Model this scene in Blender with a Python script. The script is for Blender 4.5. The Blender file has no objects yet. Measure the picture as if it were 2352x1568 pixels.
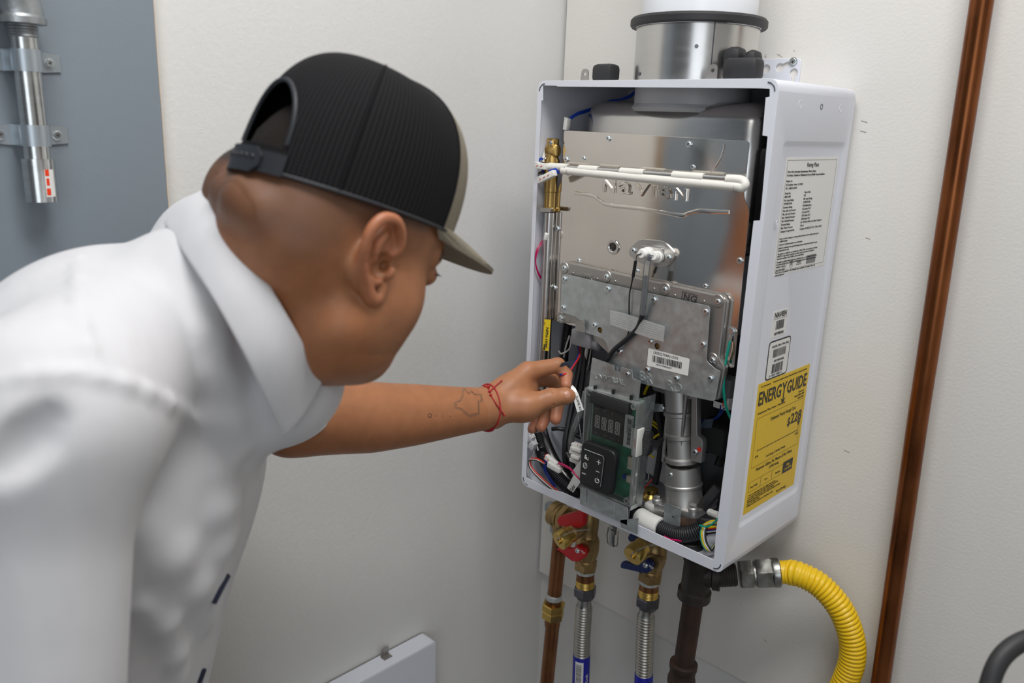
import bpy, bmesh, math, random
import numpy as np
from mathutils import Vector, Matrix, Euler
from mathutils.bvhtree import BVHTree
random.seed(7)
SC = bpy.context.scene
COL = SC.collection
PI = math.pi
# ------------------------------------------------------------------ camera
FPX = 1868.3
CAM = np.array([0.9857, -1.3328, 0.6767])
EUL = (1.3068, -0.0351, 0.7766)
cd = bpy.data.cameras.new('camera'); cam = bpy.data.objects.new('camera', cd); COL.objects.link(cam)
cam.location = CAM; cam.rotation_euler = EUL
cd.sensor_width = 36.0; cd.lens = 36.0 * FPX / 2352.0; cd.clip_start = 0.02
cd.dof.use_dof = True; cd.dof.focus_distance = 1.38; cd.dof.aperture_fstop = 4.5
SC.camera = cam
# ------------------------------------------------------------------ light and exposure
vs = SC.view_settings
vs.view_transform = 'Standard'; vs.look = 'None'; vs.gamma = 1.0; vs.exposure = -0.17; vs.use_curve_mapping = False
w = bpy.data.worlds.new('daylight'); SC.world = w; w.use_nodes = True
bg = w.node_tree.nodes['Background']; bg.inputs[0].default_value = (0.86, 0.93, 1.0, 1); bg.inputs[1].default_value = 0.13
def area(name, loc, target, sx, sy, power, color):
    l = bpy.data.lights.new(name, 'AREA'); l.shape = 'RECTANGLE'; l.size = sx; l.size_y = sy; l.energy = power; l.color = color
    o = bpy.data.objects.new(name, l); COL.objects.link(o); o.location = loc
    o.rotation_euler = (Vector(target) - Vector(loc)).to_track_quat('-Z', 'Y').to_euler()
    return o
area('ceiling_light', (0.75, -0.95, 2.02), (0.60, -0.75, 0), 1.2, 0.5, 34.0, (1.0, 0.995, 0.985))
area('ceiling_light', (1.9, -2.3, 2.02), (1.4, -1.7, 0), 1.2, 0.6, 11.0, (1.0, 0.98, 0.95))
area('doorway_daylight', (2.55, -3.3, 0.7), (0.2, -0.3, 0.4), 1.6, 1.6, 18.0, (0.86, 0.93, 1.0))

# ------------------------------------------------------------------ measuring helpers (camera solved from the heater's edges)
RC = np.array(Euler(EUL).to_matrix())
F_ = np.array([.713, .70, 0]); R_ = np.array([.70, -.713, 0]); U_ = np.array([0, 0, 1.])
def ray(x, y): return RC @ np.array([(x - 1176) / FPX, -(y - 784) / FPX, -1.0])
def at(x, y, d): return Vector(CAM + ray(x, y) * d)
def on(x, y, ax, v):
    d = ray(x, y); return Vector(CAM + d * ((v - CAM[ax]) / d[ax]))
def fy(x, y, v=-.240): return on(x, y, 1, v)
NECK = np.array(at(450, 620, .78))
def body(f, r, u): return Vector(NECK + F_ * f + R_ * r + U_ * u)
def onr(x, y, r):
    d = ray(x, y); return Vector(CAM + d * ((r - (CAM - NECK) @ R_) / (d @ R_)))
def mpp(x, y, v=-.240):
    d = ray(x, y); return float((v - CAM[1]) / d[1]) / FPX
HW, HH, HD = 0.44, 0.745, 0.27

# ------------------------------------------------------------------ materials
def nodes(m): return m.node_tree.nodes, m.node_tree.links
def mat(name, col, rough=.5, metal=0.0, var=0.0, vscale=12.0, bump=0.0, bscale=300.0, bdist=.001, spec=.5, coat=0.0, sss=0.0, rvar=0.0, stretch=None, attr=None, col2=None, trans=0.0, alpha=1.0, sheen=0.0):
    m = bpy.data.materials.new(name); m.use_nodes = True
    n, l = nodes(m); b = n['Principled BSDF']
    b.inputs['Base Color'].default_value = (*col, 1); b.inputs['Roughness'].default_value = rough
    b.inputs['Metallic'].default_value = metal; b.inputs['Specular IOR Level'].default_value = spec
    b.inputs['Coat Weight'].default_value = coat; b.inputs['Transmission Weight'].default_value = trans
    b.inputs['Alpha'].default_value = alpha; b.inputs['Sheen Weight'].default_value = sheen
    if sss:
        b.inputs['Subsurface Weight'].default_value = sss; b.inputs['Subsurface Radius'].default_value = (1, .35, .2); b.inputs['Subsurface Scale'].default_value = .004
    tc = n.new('ShaderNodeTexCoord'); vec = tc.outputs['Object']
    if stretch:
        mp = n.new('ShaderNodeMapping'); mp.inputs['Scale'].default_value = stretch; l.new(vec, mp.inputs[0]); vec = mp.outputs[0]
    src = None
    if attr:
        a = n.new('ShaderNodeAttribute'); a.attribute_name = attr; src = a.outputs['Color']; l.new(src, b.inputs['Base Color'])
    if var > 0:
        t = n.new('ShaderNodeTexNoise'); t.inputs['Scale'].default_value = vscale; t.inputs['Detail'].default_value = 5; l.new(vec, t.inputs['Vector'])
        r = n.new('ShaderNodeMapRange'); r.inputs[1].default_value = .3; r.inputs[2].default_value = .7; l.new(t.outputs[0], r.inputs[0])
        mx = n.new('ShaderNodeMix'); mx.data_type = 'RGBA'; l.new(r.outputs[0], mx.inputs[0])
        if src is not None:
            mx.blend_type = 'MULTIPLY'; mx.inputs[0].default_value = 1
            rr = n.new('ShaderNodeMapRange'); rr.inputs[1].default_value = .3; rr.inputs[2].default_value = .7; rr.inputs[3].default_value = 1 - var; rr.inputs[4].default_value = 1 + var * .3
            l.new(t.outputs[0], rr.inputs[0]); cmb = n.new('ShaderNodeCombineColor')
            for i in range(3): l.new(rr.outputs[0], cmb.inputs[i])
            l.new(src, mx.inputs[6]); l.new(cmb.outputs[0], mx.inputs[7])
            for k in list(mx.inputs[0].links): l.remove(k)
        else:
            c2 = col2 if col2 else tuple(min(1, c * (1 + var)) for c in col)
            c1 = tuple(c * (1 - var) for c in col) if not col2 else col
            mx.inputs[6].default_value = (*c1, 1); mx.inputs[7].default_value = (*c2, 1)
        l.new(mx.outputs[2], b.inputs['Base Color'])
        if rvar > 0:
            r2 = n.new('ShaderNodeMapRange'); r2.inputs[1].default_value = .3; r2.inputs[2].default_value = .7
            r2.inputs[3].default_value = max(0, rough - rvar); r2.inputs[4].default_value = rough + rvar
            l.new(t.outputs[0], r2.inputs[0]); l.new(r2.outputs[0], b.inputs['Roughness'])
    if bump > 0:
        t2 = n.new('ShaderNodeTexNoise'); t2.inputs['Scale'].default_value = bscale; t2.inputs['Detail'].default_value = 3; l.new(vec, t2.inputs['Vector'])
        bp = n.new('ShaderNodeBump'); bp.inputs['Strength'].default_value = bump; bp.inputs['Distance'].default_value = bdist
        l.new(t2.outputs[0], bp.inputs['Height']); l.new(bp.outputs[0], b.inputs['Normal'])
    return m
def clear(name, col=(1, 1, 1), gloss=.1, rough=.05, body=0.0):
    m = bpy.data.materials.new(name); m.use_nodes = True; n, l = nodes(m)
    for x in list(n): n.remove(x)
    o = n.new('ShaderNodeOutputMaterial'); t = n.new('ShaderNodeBsdfTransparent'); t.inputs[0].default_value = (*col, 1)
    g = n.new('ShaderNodeBsdfGlossy'); g.inputs['Roughness'].default_value = rough
    fr = n.new('ShaderNodeFresnel'); fr.inputs[0].default_value = 1.45
    a = n.new('ShaderNodeMath'); a.operation = 'ADD'; a.inputs[1].default_value = gloss; l.new(fr.outputs[0], a.inputs[0])
    mx = n.new('ShaderNodeMixShader'); l.new(a.outputs[0], mx.inputs[0]); l.new(t.outputs[0], mx.inputs[1]); l.new(g.outputs[0], mx.inputs[2])
    last = mx
    if body > 0:
        d = n.new('ShaderNodeBsdfDiffuse'); d.inputs[0].default_value = (.85, .87, .86, 1)
        m2 = n.new('ShaderNodeMixShader'); m2.inputs[0].default_value = body; l.new(mx.outputs[0], m2.inputs[1]); l.new(d.outputs[0], m2.inputs[2]); last = m2
    l.new(last.outputs[0], o.inputs[0]); return m
M = {}
M['wall'] = mat('wall_paint', (.72, .712, .69), .62, bump=.35, bscale=170, bdist=.0015, var=.015, vscale=3)
M['board'] = mat('board_paint', (.75, .725, .685), .55, bump=.3, bscale=190, bdist=.0012, var=.015, vscale=4)
M['grey'] = mat('grey_paint', (.215, .25, .285), .5, bump=.15, bscale=200, bdist=.001)
M['ply'] = mat('plywood_edge', (.62, .44, .26), .7, var=.35, vscale=30, stretch=(60, 1, 1))
M['floor'] = mat('concrete', (.17, .165, .16), .7, var=.15, vscale=4, bump=.2, bscale=60)
M['ceil'] = mat('ceiling_paint', (.8, .79, .77), .8)
M['white'] = mat('powder_coat', (.72, .735, .80), .38, bump=.06, bscale=700, bdist=.0003)
M['steel'] = mat('stainless', (.72, .68, .635), .10, 1.0, var=.07, vscale=9, rvar=.05)
M['steel2'] = mat('brushed_steel', (.60, .585, .57), .25, 1.0, var=.03, vscale=20, rvar=.02, stretch=(1, 1, 6))
M['galv'] = mat('galvanised', (.53, .565, .57), .42, .85, var=.12, vscale=90, rvar=.08)
M['cast'] = mat('cast_aluminium', (.50, .485, .47), .46, .9, bump=.25, bscale=900, bdist=.0004)
M['frame'] = mat('cast_frame', (.44, .42, .40), .42, .9, bump=.2, bscale=700, bdist=.0004)
M['zinc'] = mat('zinc_screw', (.75, .80, .82), .25, 1.0)
M['dark'] = mat('dark_slot', (.03, .03, .035), .6)
M['black'] = mat('black_plastic', (.012, .012, .014), .42)
M['rubber'] = mat('black_rubber', (.02, .02, .022), .55, bump=.1, bscale=300)
M['brass'] = mat('brass', (.60, .40, .14), .34, 1.0, var=.15, vscale=40, bump=.15, bscale=500, bdist=.0004)
M['bronze'] = mat('bronze', (.42, .29, .13), .42, .95, var=.25, vscale=30, bump=.2, bscale=400, bdist=.0004)
M['goldcap'] = mat('brass_cap', (.72, .50, .14), .3, 1.0, var=.1, vscale=60)
M['copper'] = mat('aged_copper', (.20, .085, .04), .38, .95, var=.6, vscale=11, col2=(.42, .19, .085), rvar=.1)
M['copper2'] = mat('copper_riser', (.14, .045, .016), .30, .9, var=.5, vscale=7, col2=(.30, .10, .032), rvar=.1, stretch=(3, 3, 1))
M['solder'] = mat('solder', (.60, .63, .62), .5, .6, var=.2, vscale=100)
M['iron'] = mat('black_iron', (.045, .037, .034), .5, .5, var=.5, vscale=20, bump=.3, bscale=250, bdist=.0006)
M['rust'] = mat('iron_rusty', (.035, .026, .022), .55, .5, var=.6, vscale=14, col2=(.085, .045, .032), bump=.3, bscale=250, bdist=.0006)
M['nut'] = mat('dark_nut', (.16, .16, .18), .4, .9, var=.15, vscale=50)
M['nutsteel'] = mat('steel_nut', (.40, .40, .38), .32, 1.0, var=.2, vscale=60, rvar=.1)
M['ribsteel'] = mat('ribbed_steel', (.50, .48, .44), .36, 1.0, var=.08, vscale=20)
M['yellow'] = mat('yellow_coat', (.86, .55, .01), .38)
M['red'] = mat('red_handle', (.55, .006, .012), .35)
M['blue'] = mat('blue_handle', (.008, .02, .11), .35)
M['tagblue'] = mat('blue_tag', (.01, .012, .30), .4)
M['wblue'] = mat('wire_blue', (.005, .05, .42), .35)
M['wdblue'] = mat('wire_dark_blue', (.005, .025, .22), .35)
M['wred'] = mat('wire_red', (.6, .02, .01), .35)
M['wmag'] = mat('wire_magenta', (.55, .0, .10), .35)
M['wgreen'] = mat('wire_green', (.0, .28, .20), .35)
M['wyellow'] = mat('wire_yellow', (.8, .58, .0), .35)
M['wwhite'] = mat('wire_white', (.78, .76, .72), .4)
M['conn'] = mat('white_connector', (.80, .79, .75), .4)
M['cream'] = mat('cream_connector', (.74, .69, .55), .4)
M['ceramic'] = mat('ceramic', (.88, .87, .84), .3)
M['sleeve'] = mat('white_sleeving', (.80, .78, .72), .6, bump=.2, bscale=600)
M['pvc'] = mat('white_pipe', (.84, .86, .90), .18)
M['paper'] = mat('white_label', (.80, .79, .76), .45)
M['silver'] = mat('silver_label', (.66, .655, .64), .4, .15)
M['ylabel'] = mat('yellow_label', (.80, .52, .004), .4)
M['ylabel2'] = mat('yellow_tag', (.85, .62, .01), .4)
M['ink'] = mat('black_ink', (.02, .018, .018), .5)
M['greyink'] = mat('grey_ink', (.22, .21, .21), .5)
M['pencil'] = mat('pencil_mark', (.34, .31, .30), .7)
M['redink'] = mat('red_ink', (.7, .03, .02), .5)
M['flagblue'] = mat('dark_tag', (.04, .055, .085), .45)
M['displayface'] = mat('display_face', (.045, .043, .044), .25)
M['pcb'] = mat('circuit_board', (.035, .24, .135), .4, var=.3, vscale=60)
M['panelblack'] = mat('display_black', (.02, .02, .022), .2)
M['segment'] = mat('unlit_segment', (.80, .76, .73), .4)
M['glassdark'] = mat('sight_glass', (.03, .025, .02), .05)
M['clear'] = clear('clear_plastic', (.98, .99, .985), .0, .06, .015); M['clearedge'] = clear('clear_plastic_edge', (.97, .985, .98), .02, .15, .14)
M['tube'] = clear('clear_sleeve', (.97, .98, .98), .03, .12, .12)
M['tape'] = clear('filament_tape', (.97, .97, .96), .02, .3, .30)
M['pink'] = mat('pink_ring', (.55, .33, .24), .5)
M['foam'] = mat('dark_foam', (.02, .02, .021), .8)
M['greyplast'] = mat('grey_plastic', (.19, .19, .20), .4)
M['lgrey'] = mat('pale_grey_plastic', (.48, .48, .50), .4)
M['galvpipe'] = mat('galvanised_conduit', (.60, .61, .60), .22, 1.0, var=.08, vscale=20, stretch=(1, 1, 8))
M['elbowzinc'] = mat('cast_zinc', (.42, .44, .45), .4, .9, var=.15, vscale=40, bump=.3, bscale=200)
M['strap'] = mat('zinc_strap', (.48, .53, .57), .36, .85)
M['orange'] = mat('red_label', (.85, .05, .005), .4)

# ------------------------------------------------------------------ mesh helpers
STUFF = {'barcode', 'label_graphics', 'label_border', 'casting_dots', 'tape_threads', 'snap_studs', 'display_symbol', 'key_symbol', 'bracelet_knot', 'panel_seam', 'eyelash'}
class MB:
    def __init__(s): s.v = []; s.f = []; s.m = []
    def add(s, vs, fs, mi=0):
        o = len(s.v); s.v += [tuple(v) for v in vs]; s.f += [tuple(i + o for i in f) for f in fs]; s.m += [mi] * len(fs); return s
    def mesh(s, name, mats, smooth=True, angle=35):
        me = bpy.data.meshes.new(name); me.from_pydata(s.v, [], s.f)
        for k in (mats if isinstance(mats, (list, tuple)) else [mats]): me.materials.append(k)
        if any(s.m): me.polygons.foreach_set('material_index', s.m)
        if smooth:
            me.polygons.foreach_set('use_smooth', [True] * len(me.polygons)); me.set_sharp_from_angle(angle=math.radians(angle))
        me.update(); return me
    def build(s, name, mats, parent=None, smooth=True, angle=35, kind=None):
        o = link(name, s.mesh(name, mats, smooth, angle), parent)
        if kind or name in STUFF: o['kind'] = 'stuff'
        return o
def attach(o, parent):
    o.parent = parent
    if parent.parent is None: o.matrix_parent_inverse = Matrix.Translation(-parent.location)
def link(name, me, parent=None):
    o = bpy.data.objects.new(name, me); COL.objects.link(o)
    if parent is not None: attach(o, parent)
    return o
def root(name, label, cat, loc=(0, 0, 0), group=None):
    o = bpy.data.objects.new(name, None); COL.objects.link(o); o.location = loc; o.empty_display_size = .05
    o['label'] = label; o['category'] = cat
    if group: o['group'] = group
    return o
def tag(o, label, cat, group=None):
    o['label'] = label; o['category'] = cat
    if group: o['group'] = group
    return o
def struct(o): o['kind'] = 'structure'; return o
def frame(z, x=None):
    z = Vector(z).normalized()
    if x is None: x = Vector((0, 0, 1)) if abs(z.z) < .9 else Vector((1, 0, 0))
    x = Vector(x); x = (x - z * x.dot(z)).normalized(); return x, z.cross(x), z
def boxv(mb, c, s, R=None, mi=0, bev=0.0):
    c = Vector(c); hx, hy, hz = [k / 2 for k in s]
    bm = bmesh.new(); bmesh.ops.create_cube(bm, size=1.0); bmesh.ops.scale(bm, vec=s, verts=bm.verts)
    if bev > 0: bmesh.ops.bevel(bm, geom=bm.edges[:], offset=bev, segments=2, affect='EDGES', profile=.5)
    vs = [((R @ v.co) if R is not None else v.co) + c for v in bm.verts]
    bm.verts.index_update()
    mb.add(vs, [[v.index for v in f.verts] for f in bm.faces], mi); bm.free(); return mb
def rotm(x, y, z): return Matrix((x, y, z)).transposed()
def catmull(pts, n=6):
    pts = [Vector(p) for p in pts]
    if len(pts) < 3: return [pts[0].lerp(pts[-1], i / n) for i in range(n + 1)]
    P = [pts[0] * 2 - pts[1]] + pts + [pts[-1] * 2 - pts[-2]]; out = []
    for i in range(1, len(P) - 2):
        a, b, c, d = P[i - 1:i + 3]
        for k in range(n):
            t = k / n; out.append(.5 * ((2 * b) + (c - a) * t + (2 * a - 5 * b + 4 * c - d) * t * t + (3 * b - a - 3 * c + d) * t ** 3))
    out.append(pts[-1]); return out
def sweep(mb, pts, r, n=12, caps=True, mi=0, flat=None):
    """tube along pts; r a number or a list; flat=(axis vector, factor) squeezes the section along that axis"""
    pts = [Vector(p) for p in pts]; m = len(pts); rs = r if isinstance(r, (list, tuple)) else [r] * m
    T = [(pts[min(i + 1, m - 1)] - pts[max(i - 1, 0)]).normalized() for i in range(m)]
    x, y, _ = frame(T[0]); vs = []
    for i in range(m):
        x = (x - T[i] * x.dot(T[i])).normalized(); y = T[i].cross(x)
        for k in range(n):
            a = 2 * PI * k / n; d = x * math.cos(a) + y * math.sin(a)
            if flat: ax = Vector(flat[0]); d = d - ax * d.dot(ax) * (1 - flat[1])
            vs.append(pts[i] + d * rs[i])
    fs = [(i * n + k, i * n + (k + 1) % n, (i + 1) * n + (k + 1) % n, (i + 1) * n + k) for i in range(m - 1) for k in range(n)]
    if caps: fs += [tuple(range(n))[::-1], tuple(range((m - 1) * n, m * n))]
    mb.add(vs, fs, mi); return mb
def lathe(mb, o, axis, prof, n=28, mi=0, x=None, hexa=False):
    """prof: list of (radius, height along axis)"""
    o = Vector(o); X, Y, Z = frame(axis, x); vs = []; m = len(prof)
    for r, h in prof:
        for k in range(n):
            a = 2 * PI * k / n; vs.append(o + Z * h + (X * math.cos(a) + Y * math.sin(a)) * r)
    fs = [(i * n + k, i * n + (k + 1) % n, (i + 1) * n + (k + 1) % n, (i + 1) * n + k) for i in range(m - 1) for k in range(n)]
    if prof[0][0] > 1e-6: fs.append(tuple(range(n))[::-1])
    if prof[-1][0] > 1e-6: fs.append(tuple(range((m - 1) * n, m * n)))
    mb.add(vs, fs, mi); return mb
def hexnut(mb, o, axis, r, h, x=None, mi=0):
    return lathe(mb, o, axis, [(r * .90, 0), (r, h * .12), (r, h * .88), (r * .90, h)], 6, mi, x)
def roundpoly(pts, r, seg=4):
    out = []; n = len(pts)
    for i in range(n):
        p = Vector(pts[i][:2]); a = Vector(pts[i - 1][:2]); b = Vector(pts[(i + 1) % n][:2])
        rr = pts[i][2] if len(pts[i]) > 2 else r
        u = (a - p); v = (b - p); rr = min(rr, u.length * .45, v.length * .45)
        if rr < 1e-6: out.append(tuple(p)); continue
        p0 = p + u.normalized() * rr; p1 = p + v.normalized() * rr
        for k in range(seg + 1):
            t = k / seg; out.append(tuple(p0 * (1 - t) ** 2 + p * 2 * t * (1 - t) + p1 * t * t))
    return out
def curvemesh(c):
    o = bpy.data.objects.new('tmp', c); me = bpy.data.meshes.new_from_object(o); bpy.data.objects.remove(o); bpy.data.curves.remove(c); return me
def plate(name, outline, holes, thick, origin, X, Y, m, parent, bev=0.0, bres=1):
    """flat plate from a 2D outline with holes; its front face passes through origin, facing X x Y"""
    c = bpy.data.curves.new('tmp', 'CURVE'); c.dimensions = '2D'; c.fill_mode = 'BOTH'; c.extrude = max(thick / 2 - bev, 1e-5); c.bevel_depth = bev; c.bevel_resolution = bres
    c.offset = -bev
    for pl in [outline] + list(holes):
        s = c.splines.new('POLY'); s.points.add(len(pl) - 1); s.use_cyclic_u = True
        for i, p in enumerate(pl): s.points[i].co = (p[0], p[1], 0, 1)
    me = curvemesh(c); X = Vector(X).normalized(); Y = Vector(Y).normalized(); Z = X.cross(Y)
    mx = Matrix.Translation(Vector(origin) - Z * thick / 2) @ rotm(X, Y, Z).to_4x4()
    me.transform(mx); me.materials.clear()
    me.materials.append(m); me.polygons.foreach_set('material_index', [0] * len(me.polygons))
    me.polygons.foreach_set('use_smooth', [True] * len(me.polygons)); me.set_sharp_from_angle(angle=math.radians(40))
    me.name = name; return link(name, me, parent)
def plate_y(name, px, yf, thick, m, parent, r=.003, holes=(), bev=0.0, raw=False):
    """plate facing the room (-y), outline given by points measured on the photograph at depth yf"""
    pts = []
    for q in px:
        p = fy(q[0], q[1], yf); pts.append((p.x, p.z) + ((q[2],) if len(q) > 2 else ()))
    hs = []
    for h in holes:
        if len(h) == 3:
            p = fy(h[0], h[1], yf); hs.append([(p.x + h[2] * math.cos(a * PI / 8), p.z + h[2] * math.sin(a * PI / 8)) for a in range(16)])
        else: hs.append([(fy(a, b, yf).x, fy(a, b, yf).z) for a, b in h])
    return plate(name, roundpoly(pts, r), hs, thick, (0, yf, 0), (1, 0, 0), (0, 0, 1), m, parent, bev)
def rrect(cx, cy, sx, sy, r): return roundpoly([(cx - sx / 2, cy - sy / 2), (cx + sx / 2, cy - sy / 2), (cx + sx / 2, cy + sy / 2), (cx - sx / 2, cy + sy / 2)], r)
def circ(cx, cy, r, n=18): return [(cx + r * math.cos(2 * PI * k / n), cy + r * math.sin(2 * PI * k / n)) for k in range(n)]
def text_mesh(items, bold=0.0, ext=.0001, bev=0.0):
    """items: (string, origin, X, Y, size, align, x scale); returns one mesh"""
    mb = MB()
    for it in items:
        s, o, X, Y, size = it[:5]; al = it[5] if len(it) > 5 else 'LEFT'; xs = it[6] if len(it) > 6 else 1.0
        c = bpy.data.curves.new('tmp', 'FONT'); c.body = s; c.size = size; c.align_x = al; c.resolution_u = 2; c.extrude = ext; c.offset = bold * size; c.bevel_depth = bev; c.bevel_resolution = 1; c.space_line = 1.02
        o2 = bpy.data.objects.new('tmp', c); me = bpy.data.meshes.new_from_object(o2); bpy.data.objects.remove(o2); bpy.data.curves.remove(c)
        X = Vector(X).normalized(); Y = Vector(Y).normalized(); Z = X.cross(Y); o = Vector(o)
        mb.add([o + X * v.co.x * xs + Y * v.co.y + Z * (v.co.z + ext) for v in me.vertices], [tuple(p.vertices) for p in me.polygons]); bpy.data.meshes.remove(me)
    return mb
def text(name, items, m, parent, bold=0.0, ext=.0001, bev=0.0): return text_mesh(items, bold, ext, bev).build(name, m, parent, smooth=bev > 0, kind='stuff')
def fit_text(name, items, m, parent, bold=0.0, ext=.0001, bev=0.0):
    """items: (string, lower-left corner, X, Y, width, height): lettering stretched to its measured box"""
    mb = MB()
    for s, o, X, Y, wd, ht in items:
        t = text_mesh([(s, (0, 0, 0), (1, 0, 0), (0, 1, 0), .05)], bold, ext, bev); V = np.array(t.v); lo, hi = V.min(0), V.max(0)
        X = Vector(X).normalized(); Y = Vector(Y).normalized(); Z = X.cross(Y); o = Vector(o)
        mb.add([o + X * float((v[0] - lo[0]) / (hi[0] - lo[0]) * wd) + Y * float((v[1] - lo[1]) / (hi[1] - lo[1]) * ht) + Z * float(v[2] - min(lo[2], 0)) for v in V], t.f)
    return mb.build(name, m, parent, smooth=bev > 0, kind='stuff')
def quad(mb, o, X, Y, x0, y0, x1, y1, mi=0, lift=0.0):
    X = Vector(X); Y = Vector(Y); Z = X.cross(Y); o = Vector(o) + Z * lift
    mb.add([o + X * x0 + Y * y0, o + X * x1 + Y * y0, o + X * x1 + Y * y1, o + X * x0 + Y * y1], [(0, 1, 2, 3)], mi); return mb
def barcode(mb, o, X, Y, x0, y0, x1, y1, seed=1, lift=.0003):
    rnd = random.Random(seed); x = x0; k = (x1 - x0) / 60
    while x < x1:
        wd = rnd.choice((.5, .8, 1.3, 1.9)) * k; quad(mb, o, X, Y, x, y0, min(x + wd, x1), y1, lift=lift); x += wd + rnd.choice((.5, .8, 1.2)) * k
    return mb
def screw_mesh(name, r, h, m1, hexhead=False):
    mb = MB(); lathe(mb, (0, 0, 0), (0, 0, 1), [(r * 1.28, 0), (r * 1.28, h * .18), (r, h * .22), (r, h * .85), (r * .85, h), (r * .45, h)], 6 if hexhead else 14)
    if not hexhead:
        for a in (0.4, 0.4 + PI / 2):
            boxv(mb, (0, 0, h), (r * 1.0, r * .24, h * .1), Matrix.Rotation(a, 3, 'Z'), 1)
    else:
        lathe(mb, (0, 0, h * .95), (0, 0, 1), [(r * .7, 0), (r * .5, h * .1)], 12, 1)
    return mb.mesh(name, [m1, M['dark']])
SCREW = screw_mesh('screw', .0042, .0035, M['zinc']); SCREW_S = screw_mesh('screw_small', .0032, .003, M['zinc'])
def screw(p, nrm, parent, me=None, name='screw'):
    o = bpy.data.objects.new(name, me or SCREW); COL.objects.link(o)
    X, Y, Z = frame(nrm); o.matrix_basis = Matrix.Translation(Vector(p)) @ rotm(X, Y, Z).to_4x4()
    attach(o, parent); return o
def wire(name, pts, r, m, parent, n=6, sub=6): mb = MB(); sweep(mb, catmull(pts, sub), r, n); return mb.build(name, m, parent)
def wpx(pl, mn=.007):
    out = []
    for a, b, y in pl:
        p = fy(a, b, y)
        while p.x < mn and y > -.266: y -= .002; p = fy(a, b, y)
        out.append(p)
    return out

# ------------------------------------------------------------------ the room
def slab(name, lo, hi, m, bev=0):
    mb = MB(); lo = Vector(lo); hi = Vector(hi); boxv(mb, (lo + hi) / 2, hi - lo, bev=bev); o = mb.build(name, m, smooth=bev > 0, kind='stuff'); return struct(o)
FL = -0.95; CE = 2.05; XL = -0.185
slab('wall_back', (XL - .1, .018, FL), (3.2, .12, CE), M['wall'])
slab('wall_left', (XL - .1, -3.6, FL), (XL, .018, CE), M['wall'])
slab('wall_right', (3.2, -3.6, FL), (3.3, .12, CE), M['wall'])
slab('floor', (XL - .1, -3.6, FL - .1), (3.3, .12, FL), M['floor'])
slab('ceiling', (XL - .1, -3.6, CE), (3.3, .12, CE + .1), M['ceil'])
tb = slab('trim_1', (-.1787, 0, -.3768), (3.2, .018, CE), M['board'])
mbk = MB()
def stroke(mb, a, b, wd=.0012, y=-.0004):
    a = fy(*a, y); b = fy(*b, y); d = (b - a).normalized(); q = Vector((d.z, 0, -d.x)) * wd / 2
    mb.add([a + q, b + q, b - q, a - q], [(0, 1, 2, 3)])
for a, b in [((1755, 128), (1760, 132)), ((1760, 131), (1759, 124)), ((1784, 124), (1797, 131)), ((1792, 122), (1789, 130)), ((1822, 115), (1826, 118))]: stroke(mbk, a, b, .0006)
for a, b in [((1988, 546), (1999, 549)), ((1938, 1033), (1951, 1039)), ((1755, 1468), (1762, 1475)), ((1700, 1384), (1703, 1387)), ((1978, 277), (1992, 281)), ((1975, 300), (1990, 304))]: stroke(mbk, a, b, .0011)
mbk.build('pencil_mark', M['pencil'], tb, smooth=False, kind='stuff')
# ------------------------------------------------------------------ the water heater
H = root('water_heater', 'white wall-hung tankless water heater with its front cover off and the works exposed', 'water heater', (HW / 2, -HD / 2, 0))
PY = -.240
YN = (0, -1, 0)
# casing: rounded sheet-metal shell, front lip, back sheet
prof = rrect(HW / 2, HH / 2, HW, HH, .016); inner = [(x - .004 if x > HW - .02 else x, z) for x, z in rrect(HW / 2, HH / 2, HW - .004, HH - .004, .014)]
mb = MB(); n = len(prof)
ys = [(-HD, -.0015), (-HD + .0015, 0), (-.016, 0), (-.008, -.003), (-.004, -.009)]
vs = []
for y, off in ys:
    for x, z in prof:
        cx, cz = HW / 2, HH / 2; vs.append((x + (off if x > cx else -off), y, z + (off if z > cz else -off)))
fs = []
for i in range(len(ys) - 1):
    for k in range(n):
        a, b = prof[k], prof[(k + 1) % n]
        if i == 1 and abs(a[0] - HW) < 1e-5 and abs(b[0] - HW) < 1e-5: continue
        fs.append((i * n + k, i * n + (k + 1) % n, (i + 1) * n + (k + 1) % n, (i + 1) * n + k))
fs.append(tuple(range((len(ys) - 1) * n, len(ys) * n)))
mb.add(vs, fs)
m2 = len(inner); vs = [(x, y, z) for y in (-HD + .0008, -.02) for x, z in inner]
mb.add(vs, [(k, k + m2, (k + 1) % m2 + m2, (k + 1) % m2) for k in range(m2)] + [tuple(range(m2, 2 * m2))])
casing = mb.build('casing', M['white'], H)
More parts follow.
